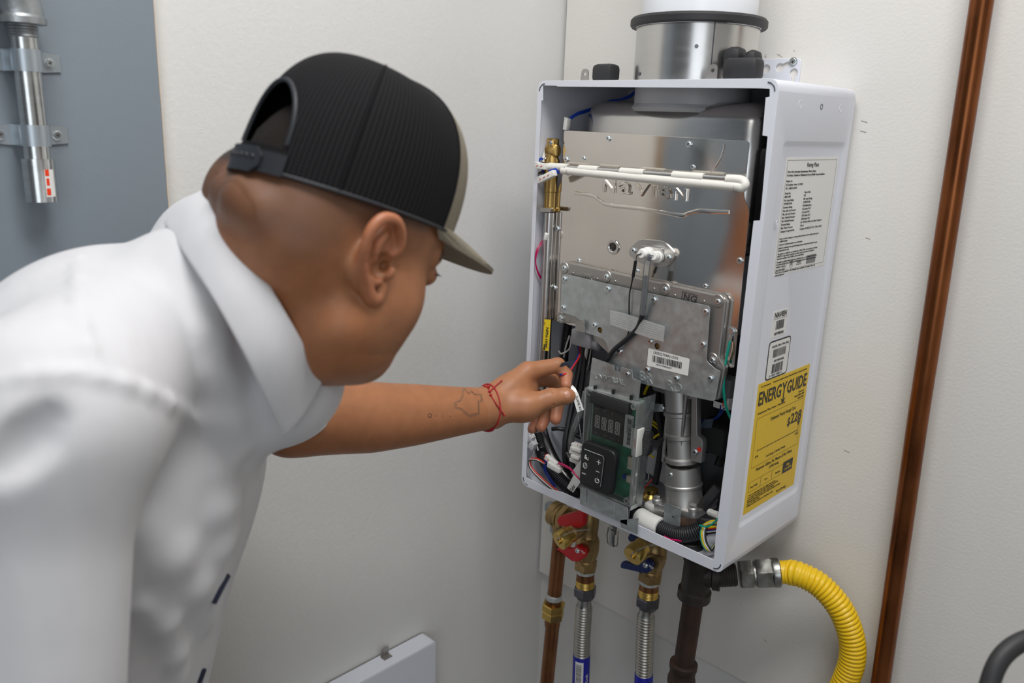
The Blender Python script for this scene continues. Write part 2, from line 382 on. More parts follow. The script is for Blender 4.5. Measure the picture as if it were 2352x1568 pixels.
# right side sheet with a pressed-in label field
def sheet(y0, y1, z0, z1, ry0, ry1, rz0, rz1, dep):
    mb = MB(); out = [(y0, z0), (y1, z0), (y1, z1), (y0, z1)]
    r1 = rrect((ry0 + ry1) / 2, (rz0 + rz1) / 2, ry1 - ry0, rz1 - rz0, .012); N1 = len(r1)
    o1 = []
    for (y, z) in r1:
        d = Vector((y - (ry0 + ry1) / 2, z - (rz0 + rz1) / 2)); o1.append((y, z))
    # ring between rectangle and rounded recess
    q = N1 // 4; vs = [(HW, y, z) for y, z in out] + [(HW, y, z) for y, z in o1]
    fs = []
    for c in range(4):
        seg = [4 + (c * q + k) % N1 for k in range(q)]
        fs += [(c, seg[k + 1], seg[k]) for k in range(q - 1)]
        fs.append((c, (c + 1) % 4, 4 + ((c + 1) * q) % N1, seg[-1]))
    def inset(pts, d):
        cy, cz = (ry0 + ry1) / 2, (rz0 + rz1) / 2
        return [(y - d * (1 if y > cy else -1), z - d * (1 if z > cz else -1)) for y, z in pts]
    rings = [(0, 0), (.0022, .0006), (.006, dep * .8), (.0085, dep)]
    b0 = 4
    for d, dx in rings[1:]:
        vs += [(HW - dx, y, z) for y, z in inset(o1, d)]; b1 = len(vs) - N1
        fs += [(b0 + k, b0 + (k + 1) % N1, b1 + (k + 1) % N1, b1 + k) for k in range(N1)]; b0 = b1
    fs.append(tuple(range(b0, b0 + N1))); mb.add(vs, fs); return mb
REC = .0035
side = sheet(-HD + .0015, -.016, .016, HH - .016, -.240, -.026, .066, .665, REC).build('side_panel', M['white'], H)
def dimple(y, z, r, m, name):
    mb = MB(); lathe(mb, (HW, y, z), (1, 0, 0), [(r, -.0002), (r * .9, .0004), (r * .75, .0002), (r * .4, -.0001), (0, -.0002)], 18); return mb.build(name, m, side)
for (a, b) in [(1838, 240), (1931, 249)]:
    p = on(a, b, 0, HW); dimple(p.y, p.z, .006, M['white'], 'dimple')
p = on(1887, 245, 0, HW); mb = MB(); lathe(mb, (HW, p.y, p.z), (1, 0, 0), [(.0042, -.0004), (.0042, .0004), (.003, .0004), (.003, -.0008)], 16); mb.build('screw_hole', M['nut'], side)
p = on(1785, 512, 0, HW); dimple(p.y, p.z, .004, M['white'], 'dimple')
# front lip with its notches
lip = plate_y('front_lip', [], -HD - .0002, .0016, M['white'], H) if False else None
hole_px = [(1247, 196), (1278, 197), (1280, 199), (1745, 203), (1768, 204), (1768, 222), (1759, 224), (1751, 311), (1763, 313), (1746, 506), (1731, 507), (1690, 868), (1644, 1226), (1640, 1286), (1430, 1189), (1421, 1181), (1360, 1160), (1292, 1130), (1256, 1121), (1208, 1096), (1228, 550), (1240, 300), (1243, 232), (1247, 230)]
hp = [(fy(a, b, -HD).x, fy(a, b, -HD).z) for a, b in hole_px]
plate('front_lip', prof, [hp], .0018, (0, -HD - .0004, 0), (1, 0, 0), (0, 0, 1), M['white'], H, bev=.0004)
def arcslot(name, cx, cz, a0, a1, r, wd):
    mb = MB(); pts = [(cx + r * math.cos(a0 + (a1 - a0) * k / 10), -HD - .0007, cz + r * math.sin(a0 + (a1 - a0) * k / 10)) for k in range(11)]
    sweep(mb, pts, wd / 2, 6); return mb.build(name, M['nut'], H)
for cx, cz, a0 in [(.0165, HH - .0165, PI / 2), (HW - .0165, HH - .0165, 0), (.0165, .0165, PI), (HW - .0165, .0165, -PI / 2)]:
    arcslot('corner_slot', cx, cz, a0, a0 + PI / 2, .0115, .0018)
# embossed back sheet
for px, py in [(1293, 224), (1402, 230)]:
    p = fy(px, py, -.02); mb = MB(); lathe(mb, p, YN, [(.012, 0), (.010, .003), (.004, .0045), (0, .0045)], 20); mb.build('back_dimple', M['white'], H)
p = fy(1275, 420, -.02)
plate('back_sheet', rrect(p.x + .17, .39, .36, .50, .03), [], .008, (0, -.028, 0), (1, 0, 0), (0, 0, 1), M['white'], H, bev=.003)
p = fy(1345, 229, -.03); mb = MB(); lathe(mb, p + Vector((0, .012, 0)), (.35, -1, -.1), [(.0085, 0), (.0085, .003), (.006, .003), (.006, .016), (.0045, .018), (0, .018)], 16); mb.build('standoff_bolt', M['nut'], H)
# inside linings
mb = MB(); boxv(mb, (HW - .011, -.115, .60), (.006, .19, .27), bev=.002); boxv(mb, (HW - .024, -.10, .715), (.028, .17, .042), bev=.003); mb.build('insulation', M['foam'], H)
mb = MB(); boxv(mb, (.407, -.165, .595), (.034, .09, .115), bev=.006); boxv(mb, (.41, -.15, .5), (.03, .06, .06), bev=.004); mb.build('air_duct', M['black'], H)
mb = MB(); boxv(mb, (.382, -.06, .30), (.075, .08, .42), bev=.006); boxv(mb, (.30, -.045, .22), (.18, .05, .20), bev=.008); boxv(mb, (.14, -.05, .16), (.16, .055, .16), bev=.008); boxv(mb, (.23, -.06, .06), (.34, .06, .05), bev=.006); mb.build('control_box', M['black'], H)
# heat exchanger dome and flue neck
mb = MB(); boxv(mb, (.222, -.125, .60), (.335, .182, .232), bev=.028); me = mb.mesh('heat_exchanger', M['steel2'], angle=60); hx = link('heat_exchanger', me, H)
bv = hx.modifiers.new('b', 'SUBSURF'); bv.levels = 0; bv.render_levels = 0
mb = MB(); lathe(mb, (.223, -.14, .700), (0, 0, 1), [(.094, 0), (.098, .006), (.093, .012), (.0925, .044)], 48); mb.build('flue_neck', M['lgrey'], H)
mb = MB(); lathe(mb, (.223, -.14, HH - .002), (0, 0, 1), [(.097, 0), (.097, .086), (.0985, .087), (.0985, .089), (.092, .089)], 56)
collar = mb.build('flue_collar', M['steel2'], H)
mb = MB(); lathe(mb, (.223, -.14, HH + .084), (0, 0, 1), [(.0915, .001), (.105, 0), (.1075, .003), (.1075, .011), (.104, .015), (.094, .016), (.091, .013)], 56); mb.build('gasket', M['rubber'], collar)
for (ang, hz) in [(-1.0, .05), (-2.05, .012)]:
    mb = MB(); q = Vector((.223 + .0972 * math.cos(ang), -.14 + .0972 * math.sin(ang), HH + hz)); lathe(mb, q, (math.cos(ang), math.sin(ang), 0), [(.003, 0), (.003, .0012), (.001, .0012)], 10); mb.build('rivet', M['nut'], collar)
mb = MB(); sweep(mb, [(.223 + .0973 * math.cos(-.75), -.14 + .0973 * math.sin(-.75), HH + .002), (.223 + .0973 * math.cos(-.75), -.14 + .0973 * math.sin(-.75), HH + .084)], .0009, 6); mb.build('seam', M['nut'], collar)
# things on the roof of the casing
def cap(px, w, h, d, y):
    p = on(px, 178, 2, HH) if False else fy(px, 178, y); mb = MB()
    boxv(mb, (p.x, y, HH + h / 2), (w, d, h), bev=.008); return mb
c1 = cap(1391, .042, .030, .03, -.20).build('rubber_plug', M['rubber'], H)
mb = cap(1705, .056, .032, .03, -.215); p = fy(1700, 150, -.19)
boxv(mb, (p.x - .01, -.19, HH + .035), (.03, .03, .03), bev=.010); boxv(mb, (p.x + .02, -.19, HH + .032), (.022, .03, .026), bev=.010); mb.build('rubber_plug', M['rubber'], H)
def ear_tab(px, y):
    p = fy(px, 178, y); pl = roundpoly([(-.009, 0, 0), (.009, 0, 0), (.0085, .022, .009), (-.0065, .022, .009)], .009)
    plate('latch_tab', [(p.x + a, HH + b) for a, b in pl], [circ(p.x + .001, HH + .0135, .003, 10)], .0012, (0, y, 0), (1, 0, 0), (0, 0, 1), M['frame'], H)
ear_tab(1342, -.215); ear_tab(1634, -.245)
mb = MB(); p = fy(1482, 178, -.15); sweep(mb, [(p.x, -.15, HH), (p.x + .001, -.15, HH + .046), (p.x + .008, -.146, HH + .060)], .0036, 8); mb.build('earth_lead', M['black'], H)
# polished front panel
panel_px = [(1295, 299, .004), (1722, 324, .006), (1708, 455, .012), (1722, 481, .012), (1686, 846, .004), (1560, 812, 0), (1380, 766, 0), (1267, 734, .003), (1278, 440, .01), (1291, 412, .01)]
fp = plate_y('front_panel', panel_px, PY, .0012, M['steel'], H, bev=.0004)
for a, b in [(1398, 318), (1583, 331), (1281, 525), (1274, 661), (1700, 598), (1302, 366), (1686, 410)]: screw(fy(a, b, PY), YN, fp)
for a, b in [(1342, 363), (1330, 597), (1592, 383), (1465, 622), (1621, 656)]: screw(fy(a, b, PY), YN, fp, SCREW_S, 'rivet')
# pressed brand name on the steel panel
its = []
for ch, x0, x1 in [('N', 1386, 1415), ('a', 1421, 1452), ('V', 1456, 1492), ('I', 1498, 1506), ('e', 1512, 1542), ('N', 1548, 1579)]:
    yb = 441 + (x0 - 1386) * .112; p = fy(x0, yb, PY); q = fy(x1, yb + (x1 - x0) * .112, PY); h_ = fy(x0 + 3, yb - 29, PY).z - p.z
    its.append((ch, (p.x, PY - .0001, p.z), (1, 0, 0), (0, 0, 1), q.x - p.x, h_))
fit_text('pressed_lettering', its, M['steel'], fp, ext=.0004, bold=.0, bev=.0013)
mb = MB(); pts = catmull([fy(a, b, PY + .0005) for a, b in [(1320, 443), (1360, 449), (1380, 462), (1400, 471), (1470, 479), (1560, 494), (1580, 490), (1605, 484), (1640, 486), (1675, 487)]], 8)
sweep(mb, pts, .0035, 10, flat=((0, 1, 0), .45)); mb.build('pressed_ridge', M['steel'], fp)
mb = MB(); pts = catmull([fy(a, b, PY + .0005) for a, b in [(1660, 328), (1664, 336), (1655, 365), (1640, 388), (1632, 394)]], 6); sweep(mb, pts, .002, 8, flat=((0, 1, 0), .5)); mb.build('pressed_ridge', M['steel'], fp)
# sight glass
p = fy(1409, 567, PY); mb = MB(); lathe(mb, p, YN, [(.0125, 0), (.0125, .0015), (.0118, .003), (.0085, .003), (.0068, .0018), (.0068, .0004)], 28); sg = mb.build('sight_port', M['steel2'], fp)
mb = MB(); lathe(mb, p, YN, [(.007, .0004), (.004, .0011), (0, .0013)], 20); mb.build('glass', M['glassdark'], sg)
# ignition electrodes
pl = [(1468, 548, .01), (1525, 553, .012), (1550, 580, .014), (1551, 590, .014), (1532, 616, .012), (1470, 606, .012), (1444, 586, .012), (1444, 572, .012)]
ip = plate_y('ignition_plate', pl, PY - .003, .003, M['steel2'], H, bev=.0007)
plate_y('inner_block', [(1472, 563, .002), (1520, 570, .004), (1522, 600, .003), (1470, 592, .002)], PY - .007, .004, M['steel2'], ip, bev=.0008)
for a, b in [(1456, 575), (1537, 591)]: screw(fy(a, b, PY - .003), YN, ip)
def insul(a, b, a2, b2):
    q = fy(a2, b2, PY - .007); p = fy(a, b, PY - .034); ax = p - q; L = ax.length; mb = MB()
    lathe(mb, q, ax, [(.0095, 0), (.0095, L * .35), (.0075, L * .42), (.0085, L * .55), (.0085, L * .8), (.0062, L), (.002, L), (.002, L * .9)], 20); mb.build('insulator', M['ceramic'], ip); return p
i1 = insul(1472, 583, 1491, 580); i2 = insul(1499, 588, 1512, 590)
wire('electrode_lead', [i1, fy(1463, 587, PY - .036), fy(1461, 596, PY - .034), fy(1460, 600, PY - .033)], .0012, M['nutsteel'], ip)
mb = MB(); sweep(mb, catmull([fy(1460, 599, PY - .033), fy(1457, 618, PY - .031), fy(1454, 636, PY - .029)]), .0027, 8); mb.build('lead_boot', M['black'], ip)
wire('electrode_lead', [fy(1454, 634, PY - .029), fy(1450, 655, PY - .027), fy(1446, 675, PY - .025), fy(1445, 705, PY - .025), fy(1445, 728, PY - .0235)], .0013, M['black'], ip)
wire('electrode_lead', [fy(1445, 728, PY - .0235), fy(1446, 750, PY - .0235), fy(1440, 772, PY - .024), fy(1431, 785, PY - .024)], .0012, M['black'], ip)
sl = catmull([fy(1494, 586, PY - .037), fy(1487, 605, PY - .036), fy(1483, 640, PY - .035), fy(1479, 690, PY - .033), fy(1475, 722, PY - .031)], 6)
mb = MB(); sweep(mb, sl, .0052, 12); mb.build('clear_sleeve', M['tube'], ip)
mb = MB(); sweep(mb, sl[:5], .003, 8); sweep(mb, sl[11:], .0032, 8); mb.build('sleeved_lead', M['flagblue'], ip)
mb = MB(); sweep(mb, catmull([fy(1476, 720, PY - .031), fy(1472, 735, PY - .026), fy(1462, 755, PY - .025), fy(1440, 778, PY - .027), (fy(1412, 802, PY - .030)), fy(1397, 822, PY - .025), fy(1388, 830, PY + .0)], 6), .0043, 10); mb.build('ignition_cable', M['black'], ip)
# cast burner frame, galvanised cover and tape
FY = PY - .013; GY = PY - .021
cast_px = [(1288, 603, .008), (1301, 601, .006), (1658, 680, .008), (1668, 690, .006), (1652, 822, .006), (1666, 842, .008), (1650, 922, .008), (1600, 905, 0), (1450, 860, 0), (1340, 760, 0), (1320, 742, .01), (1292, 742, .008), (1284, 730, .006)]
bf = plate_y('burner_frame', cast_px, FY, .012, M['frame'], H, bev=.0022)
for a, b in [(1296, 615), (1393, 635), (1527, 664), (1649, 691), (1289, 729), (1636, 825)]: mb = MB(); lathe(mb, fy(a, b, FY), YN, [(.0105, -.012), (.0105, 0), (.0095, .0012), (.004, .0012)], 20); mb.build('bolt_boss', M['frame'], bf)
for a, b in [(1297, 615), (1394, 635), (1528, 664), (1650, 692), (1289, 730), (1637, 826)]: screw(fy(a, b, FY - .001), YN, bf)
mb = MB()
for a, b in [(1316, 627), (1372, 640), (1413, 646), (1502, 663), (1550, 678), (1617, 692), (1308, 734)]: lathe(mb, fy(a, b, FY), YN, [(.0022, 0), (.0016, .0008), (0, .001)], 10)
mb.build('casting_dots', M['frame'], bf)
pa = fy(1333, 638, FY); pb = fy(1355, 643, FY); d = (pb - pa).normalized()
text('cast_lettering', [('199K', (pa.x, FY - .0001, pa.z), d, d.cross(Vector((0, 1, 0))) * -1 if False else (-d.z, 0, d.x), .0125)], M['frame'], bf, ext=.0002, bev=.0005)
pa = fy(1565, 688, FY); pb = fy(1598, 697, FY); d = (pb - pa).normalized(); dy = Vector((-d.z, 0, d.x))
text('cast_lettering', [('N', pa + Vector((.003, -.0001, .001)), d, dy, .015), ('G', pa + d * .0155 + Vector((0, -.0001, .001)), d, dy, .015)], M['dark'], bf, ext=.0003, bold=.01)
mb = MB()
o = pa + Vector((0, -.0006, -.001)); L = .027
for x0, y0, x1, y1 in [(0, 0, L, .0008), (0, .0135, L, .0143), (0, 0, .0008, .0143), (L - .0008, 0, L, .0143)]: quad(mb, o, d, dy, x0, y0, x1, y1)
mb.build('cast_border', M['dark'], bf, smooth=False)
cov_px = [(1290, 632, .002), (1297, 629, .003), (1500, 675, 0), (1631, 703, .005), (1622, 828, .004), (1644, 848, .006), (1655, 852, .006), (1642, 922, .005), (1590, 911, 0), (1480, 882, 0), (1392, 858, 0), (1399, 815, .01), (1392, 780, .016), (1360, 769, .004), (1345, 764, .004), (1339, 740, .012), (1322, 727, .004), (1287, 716, .002)]
gc = plate_y('burner_cover', cov_px, GY, .0015, M['galv'], H, holes=[(1378, 758, .0052), (1509, 795, .0052)], bev=.0003)
for a, b in [(1297, 640), (1397, 663), (1503, 688), (1622, 715), (1294, 706), (1366, 746), (1494, 783), (1615, 790), (1424, 806), (1487, 848), (1554, 868), (1632, 868)]: screw(fy(a, b, GY), YN, gc)
for a, b in [(1378, 758), (1509, 795)]:
    mb = MB(); lathe(mb, fy(a, b, GY + .004), YN, [(.0048, -.003), (.0048, 0), (.003, 0), (.003, -.002), (0, -.002)], 16); mb.build('sunk_stud', M['bronze'], gc)
for s, a, b, sz in [('BR', 1468, 872, .022), ('RD', 1530, 893, .022)]:
    pa = fy(a, b, GY); pb = fy(a + 60, b + 17, GY); d = (pb - pa).normalized(); text('stamped_lettering', [(s, (pa.x, GY - .0002, pa.z), d, (-d.z, 0, d.x), sz)], M['galv'], gc, ext=.0002, bev=.0006)
def sticker(name, px, y, m, parent, r=.001): return plate_y(name, px, y, .0002, m, parent, r=r)
tp = sticker('tape', [(1401, 712), (1430, 718), (1527, 749), (1524, 785), (1495, 777), (1437, 758), (1401, 745)], PY - .0285, M['tape'], gc, r=0)
mb = MB()
for k in range(7):
    t = (k + .5) / 7; sweep(mb, [fy(1402, 713 + 32 * t, PY - .0288), fy(1435, 722 + 34 * t, PY - .0288), fy(1525, 750 + 35 * t, PY - .0288)], .00022, 4)
mb.build('tape_threads', M['tape'], tp)
lb = sticker('barcode_label', [(1489, 799, .002), (1584, 824, .002), (1580, 863, .002), (1486, 839, .002)], GY - .0004, M['paper'], gc)
pa = fy(1486, 839, GY); d = (fy(1580, 863, GY) - pa); wl = d.length; d.normalize(); dy = Vector((-d.z, 0, d.x)); o = Vector((pa.x, GY - .0005, pa.z))
barcode(MB(), o, d, dy, .010, .009, wl - .012, .0195, 3).build('barcode', M['ink'], lb, smooth=False)
text('label_lettering', [('(30022704A) LNG', o + d * .011 + dy * .0225, d, dy, .0062), ('90LP27Y0000423W', o + d * .018 + dy * .0045, d, dy, .0036)], M['ink'], lb)
# clip beside the cover and the grey duct end
plate_y('cable_clip', [(1322, 738, .002), (1341, 737, .003), (1343, 764, .001), (1321, 757, .001)], PY - .028, .0015, M['frame'], H)
mb = MB(); p = fy(1345, 775, PY - .004); boxv(mb, p, (.045, .03, .03), bev=.004); p = fy(1372, 783, PY - .002); lathe(mb, p + Vector((-.02, 0, -.004)), (1, 0, 0), [(.013, 0), (.013, .028), (.008, .03)], 20); mb.build('igniter_box', M['greyplast'], H)
# galvanised bracket with stamped word
BY = PY - .034
br = plate_y('bracket', [(1360, 821), (1409, 838), (1409, 850), (1425, 855), (1426, 843), (1451, 850), (1453, 868), (1471, 876), (1466, 920), (1352, 893)], BY, .0015, M['galv'], H, r=.001)
for a, b in [(1410, 853), (1418, 856)]:
    mb = MB(); sweep(mb, [fy(a, b, BY + .006), fy(a, b - 14, BY + .006)], .0016, 6); mb.build('bent_finger', M['galv'], br)
screw(fy(1442, 858, BY), YN, br, SCREW_S)
pa = fy(1366, 868, BY); pb = fy(1440, 886, BY); d = (pb - pa).normalized(); text('stamped_lettering', [('UNIVERSAL', (pa.x, BY - .0002, pa.z), d, (-d.z, 0, d.x), .0125)], M['galv'], br, ext=.0002, bev=.0006)
mb = MB()
for a, b in [(1367, 890), (1409, 899), (1450, 912)]: boxv(mb, fy(a, b, BY - .003), (.004, .006, .008), bev=.001)
mb.build('retaining_clip', M['black'], br)
# controller: galvanised tray, clear box, board, display, keypad
CY = -.282
ct = root_tray = None
tray = plate_y('controller_tray', [(1343, 890), (1476, 915), (1441, 1206), (1333, 1156)], CY + .024, .0015, M['galv'], H, r=.001)
mb = MB(); a = fy(1478, 913, CY + .024); b = fy(1446, 1172, CY + .024)
mb.add([a, b, b + Vector((0, .034, 0)), a + Vector((0, .034, 0)), a + Vector((.0014, 0, 0)), b + Vector((.0014, 0, 0)), b + Vector((.0014, .034, 0)), a + Vector((.0014, .034, 0))], [(0, 1, 2, 3), (7, 6, 5, 4), (0, 4, 5, 1), (1, 5, 6, 2), (2, 6, 7, 3), (3, 7, 4, 0)]); mb.build('tray_flange', M['galv'], tray, smooth=False)
plate_y('tray_apron', [(1333, 1116), (1441, 1165), (1440, 1206), (1332, 1157)], CY + .001, .0015, M['galv'], tray, r=.0005)
plate_y('tray_foot', [(1425, 1194), (1466, 1190), (1464, 1227), (1426, 1211)], CY + .001, .0015, M['galv'], tray, r=.0005)
mb = MB()
for a, b, a2, b2 in [(1346, 1124, 1344, 1157), (1412, 1155, 1409, 1187)]: sweep(mb, [fy(a, b, CY), fy(a2, b2, CY)], .0012, 6)
mb.build('tray_rib', M['galv'], tray)
TL, TR, BR_, BL = fy(1345, 889, CY), fy(1470, 927, CY), fy(1441, 1164, CY), fy(1332, 1116, CY)
gxx = .5 * (TL.x + BL.x); CW = .5 * (TR.x + BR_.x) - gxx; gz0 = .5 * (BL.z + BR_.z); CH = .5 * (TL.z + TR.z) - gz0
def cp(u, v, dy=0): return Vector((gxx + CW * u, CY + dy, gz0 + CH * v))
cx, cz = gxx + CW / 2, gz0 + CH / 2
mb = MB(); boxv(mb, (cx, CY + .021, cz), (CW * .96, .0016, CH * .97)); pcb = mb.build('circuit_board', M['pcb'], H, smooth=False)
mb = MB()
for u0, v0, u1, v1 in [(0, 0, 1, .02), (0, .98, 1, 1), (0, 0, .02, 1), (.975, 0, 1, 1)]:
    boxv(mb, (gxx + CW * (u0 + u1) / 2, CY + .011, gz0 + CH * (v0 + v1) / 2), (CW * (u1 - u0), .022, CH * (v1 - v0)), bev=.0008)
cv = mb.build('clear_cover', M['clearedge'], H)
mb = MB(); quad(mb, (0, CY + .0005, 0), (1, 0, 0), (0, 0, 1), gxx + CW * .02, gz0 + CH * .02, gxx + CW * .98, gz0 + CH * .98); mb.build('clear_window', M['clear'], cv, smooth=False)
for u, v in [(.08, .955), (.93, .955), (.06, .05), (.93, .05)]:
    mb = MB(); lathe(mb, cp(u, v, .012), YN, [(.0055, 0), (.0055, .0125), (.0035, .0125), (.0035, .004)], 14); mb.build('screw_post', M['clearedge'], cv)
mb = MB(); boxv(mb, cp(.47, .92, .006), (CW * .74, .016, CH * .11), bev=.002); mb.build('foam_strip', M['foam'], pcb)
mb = MB(); boxv(mb, cp(.43, .70, .012), (CW * .60, .012, CH * .30), bev=.0008); ds = mb.build('display', M['displayface'], H)
SEG = [(.1, .02, .9, .10), (.1, .46, .45, .54), (.55, .46, .9, .54), (.1, .9, .9, .98), (.02, .08, .16, .48), (.84, .08, .98, .48), (.02, .52, .16, .92), (.84, .52, .98, .92), (.45, .12, .55, .46), (.45, .54, .55, .9)]
for i in range(4):
    mb = MB(); o = cp(.185 + .131 * i, .63, .0055); wd, ht = CW * .095, CH * .125
    for x0, y0, x1, y1 in SEG: quad(mb, o, (1, 0, 0), (0, 0, 1), x0 * wd, y0 * ht, x1 * wd, y1 * ht)
    for s in ((.2, .14, .42, .42), (.58, .42, .8, .14), (.2, .86, .42, .58), (.58, .58, .8, .86)):
        a = o + Vector((s[0] * wd, 0, s[1] * ht)); b = o + Vector((s[2] * wd, 0, s[3] * ht)); sweep(mb, [a, b], .0005, 4)
    quad(mb, o, (1, 0, 0), (0, 0, 1), 1.04 * wd, 0, 1.14 * wd, .07 * ht)
    mb.build('digit', M['segment'], ds, smooth=False)
mb = MB()
for i, u in enumerate((.23, .37, .51, .65)):
    o = cp(u, .82, .0055)
    if i == 0: lathe(mb, o, YN, [(.0016, 0), (.0016, .0004), (.0005, .0004)], 8); sweep(mb, [o, o + Vector((.003, 0, .003))], .0006, 4)
    elif i == 1: sweep(mb, [o + Vector((-.0025, 0, -.0025)), o + Vector((.0025, 0, .0025))], .0008, 4); lathe(mb, o + Vector((.0028, 0, .0028)), YN, [(.0014, 0), (.0014, .0003), (.0004, .0003)], 8)
    elif i == 2: lathe(mb, o + Vector((0, 0, -.001)), YN, [(.002, 0), (.002, .0003)], 10); mb.add([o + Vector((-.0014, -.0003, 0)), o + Vector((.0014, -.0003, 0)), o + Vector((0, -.0003, .004))], [(0, 1, 2)])
    else: lathe(mb, o, YN, [(.0026, 0), (.0026, .0003), (.002, .0003), (.002, 0)], 14)
mb.build('display_symbol', M['greyink'], ds, smooth=False)
text('display_lettering', [('PSI', cp(.19, .572, .0055), (1, 0, 0), (0, 0, 1), .0045), ('LPM', cp(.37, .572, .0055), (1, 0, 0), (0, 0, 1), .0045), ('GPM', cp(.50, .572, .0055), (1, 0, 0), (0, 0, 1), .0045), ('%', cp(.65, .572, .0055), (1, 0, 0), (0, 0, 1), .0045)], M['greyink'], ds)
lb = plate('barcode_label', rrect(cp(.83, .70).x, cp(.83, .70).z, CW * .16, CH * .31, .001), [], .0003, (0, CY + .0062, 0), (1, 0, 0), (0, 0, 1), M['paper'], pcb)
barcode(MB(), cp(.85, .575, .0057), (0, 0, 1), (-1, 0, 0), .0, -.0035, CH * .25, .0035, 8, 0).build('barcode', M['ink'], lb, smooth=False)
text('label_lettering', [('NPN J7 J7A 3E', cp(.795, .83, .0057), (0, 0, -1), (1, 0, 0), .0045), ('V1.0 NPN', cp(.885, .83, .0057), (0, 0, -1), (1, 0, 0), .0038)], M['ink'], lb)
# keypad
kp_px = roundpoly([(.03, .045, .016), (.70, .035, .020), (.73, .49, .022), (.05, .49, .020)], .02)
kx = [(gxx + CW * .37 + (u - .37) * CW, gz0 + CH * v) for u, v in [(.05, .05), (.70, .05), (.74, .50), (.05, .50)]]
kp = plate('keypad', roundpoly([kx[0] + (.010,), kx[1] + (.014,), kx[2] + (.016,), kx[3] + (.014,)], .012), [], .012, (0, CY - .010, 0), (1, 0, 0), (0, 0, 1), M['black'], H, bev=.003, bres=3)
ks = [(gxx + CW * u, gz0 + CH * v) for u, v in [(.07, .09), (.50, .09), (.53, .425), (.10, .425)]]
pad = plate('key_surface', roundpoly([ks[0] + (.006,), ks[1] + (.004,), ks[2] + (.005,), ks[3] + (.004,)], .005), [], .0016, (0, CY - .0112, 0), (1, 0, 0), (0, 0, 1), M['panelblack'], kp, bev=.0006)
mb = MB(); sweep(mb, [Vector((ks[3][0] + .004, CY - .0118, ks[3][1])), Vector((ks[2][0] - .003, CY - .0118, ks[2][1])), Vector((ks[2][0], CY - .0118, ks[2][1] - .004)), Vector((ks[1][0], CY - .0118, ks[1][1] + .006))], .0007, 6); mb.build('chrome_edge', M['zinc'], kp)
KY = CY - .0114
mb = MB()
def kq(u, v): return Vector((gxx + CW * u, KY, gz0 + CH * v))
o = kq(.43, .35); quad(mb, o, (1, 0, 0), (0, 0, 1), -.0045, -.0006, .0045, .0006); quad(mb, o, (1, 0, 0), (0, 0, 1), -.0006, -.0045, .0006, .0045)
o = kq(.42, .255); quad(mb, o, (1, 0, 0), (0, 0, 1), -.0042, -.0006, .0042, .0006)
o = kq(.42, .165); sweep(mb, [o + Vector((.0042 * math.sin(a), 0, .0042 * math.cos(a))) for a in np.linspace(.6, 2 * PI - .6, 16)], .0006, 4); quad(mb, o, (1, 0, 0), (0, 0, 1), -.0005, 0, .0005, .0055)
o = kq(.165, .265); sweep(mb, [o + Vector((.0042 * math.sin(a), 0, .005 * math.cos(a))) for a in np.linspace(0, 2 * PI, 20)], .0005, 4); quad(mb, o, (1, 0, 0), (0, 0, 1), -.0006, -.003, .0006, .003)
o = kq(.175, .35); lathe(mb, o + Vector((-.001, 0, .003)), YN, [(.0018, 0), (.0018, .0002)], 8); quad(mb, o, (1, 0, 0), (0, 0, 1), -.0035, -.003, .002, .001); sweep(mb, [o + Vector((.001, 0, -.003)), o + Vector((.0045, 0, -.004)), o + Vector((.0045, 0, .001))], .0006, 4)
mb.build('key_symbol', M['paper'], kp, smooth=False)
text('key_lettering', [('RESET', kq(.11, .175), (1, 0, 0), (0, 0, 1), .0036)], M['paper'], kp)
# connectors on the right edge of the controller
mb = MB(); a, b = fy(1472, 985, CY + .014), fy(1458, 1042, CY + .014); boxv(mb, (a + b) / 2, (.012, .018, (a - b).length * 1.02), bev=.0012); rc = mb.build('ribbon_connector', M['conn'], H)
mb = MB(); quad(mb, (a + b) / 2 + Vector((.0005, -.0092, 0)), (1, 0, 0), (0, 0, 1), -.0008, -.008, .0008, .008); mb.build('red_mark', M['redink'], rc, smooth=False)
for i in range(14):
    t = (i + .5) / 14; s = a.lerp(b, t); wire('ribbon_wire', [s + Vector((.005, .004, 0)), s + Vector((.016, .012, -.003)), fy(1500 + 4 * t, 1010 + 22 * t, CY + .03), fy(1520, 1008 + 8 * t, CY + .06), fy(1545, 985 + 5 * t, CY + .09)], .00115, M['black'], rc, 5, 4)
for v, s in ((.42, .016), (.245, .012), (.36, .006)):
    mb = MB(); boxv(mb, cp(.90, v, .012), (.010, .012, s), bev=.001); mb.build('board_connector', M['cream'], pcb)
mb = MB(); lathe(mb, cp(.775, .235, .018), YN, [(.004, 0), (.004, .006), (.002, .006)], 14); mb.build('blue_capacitor', M['wblue'], pcb)
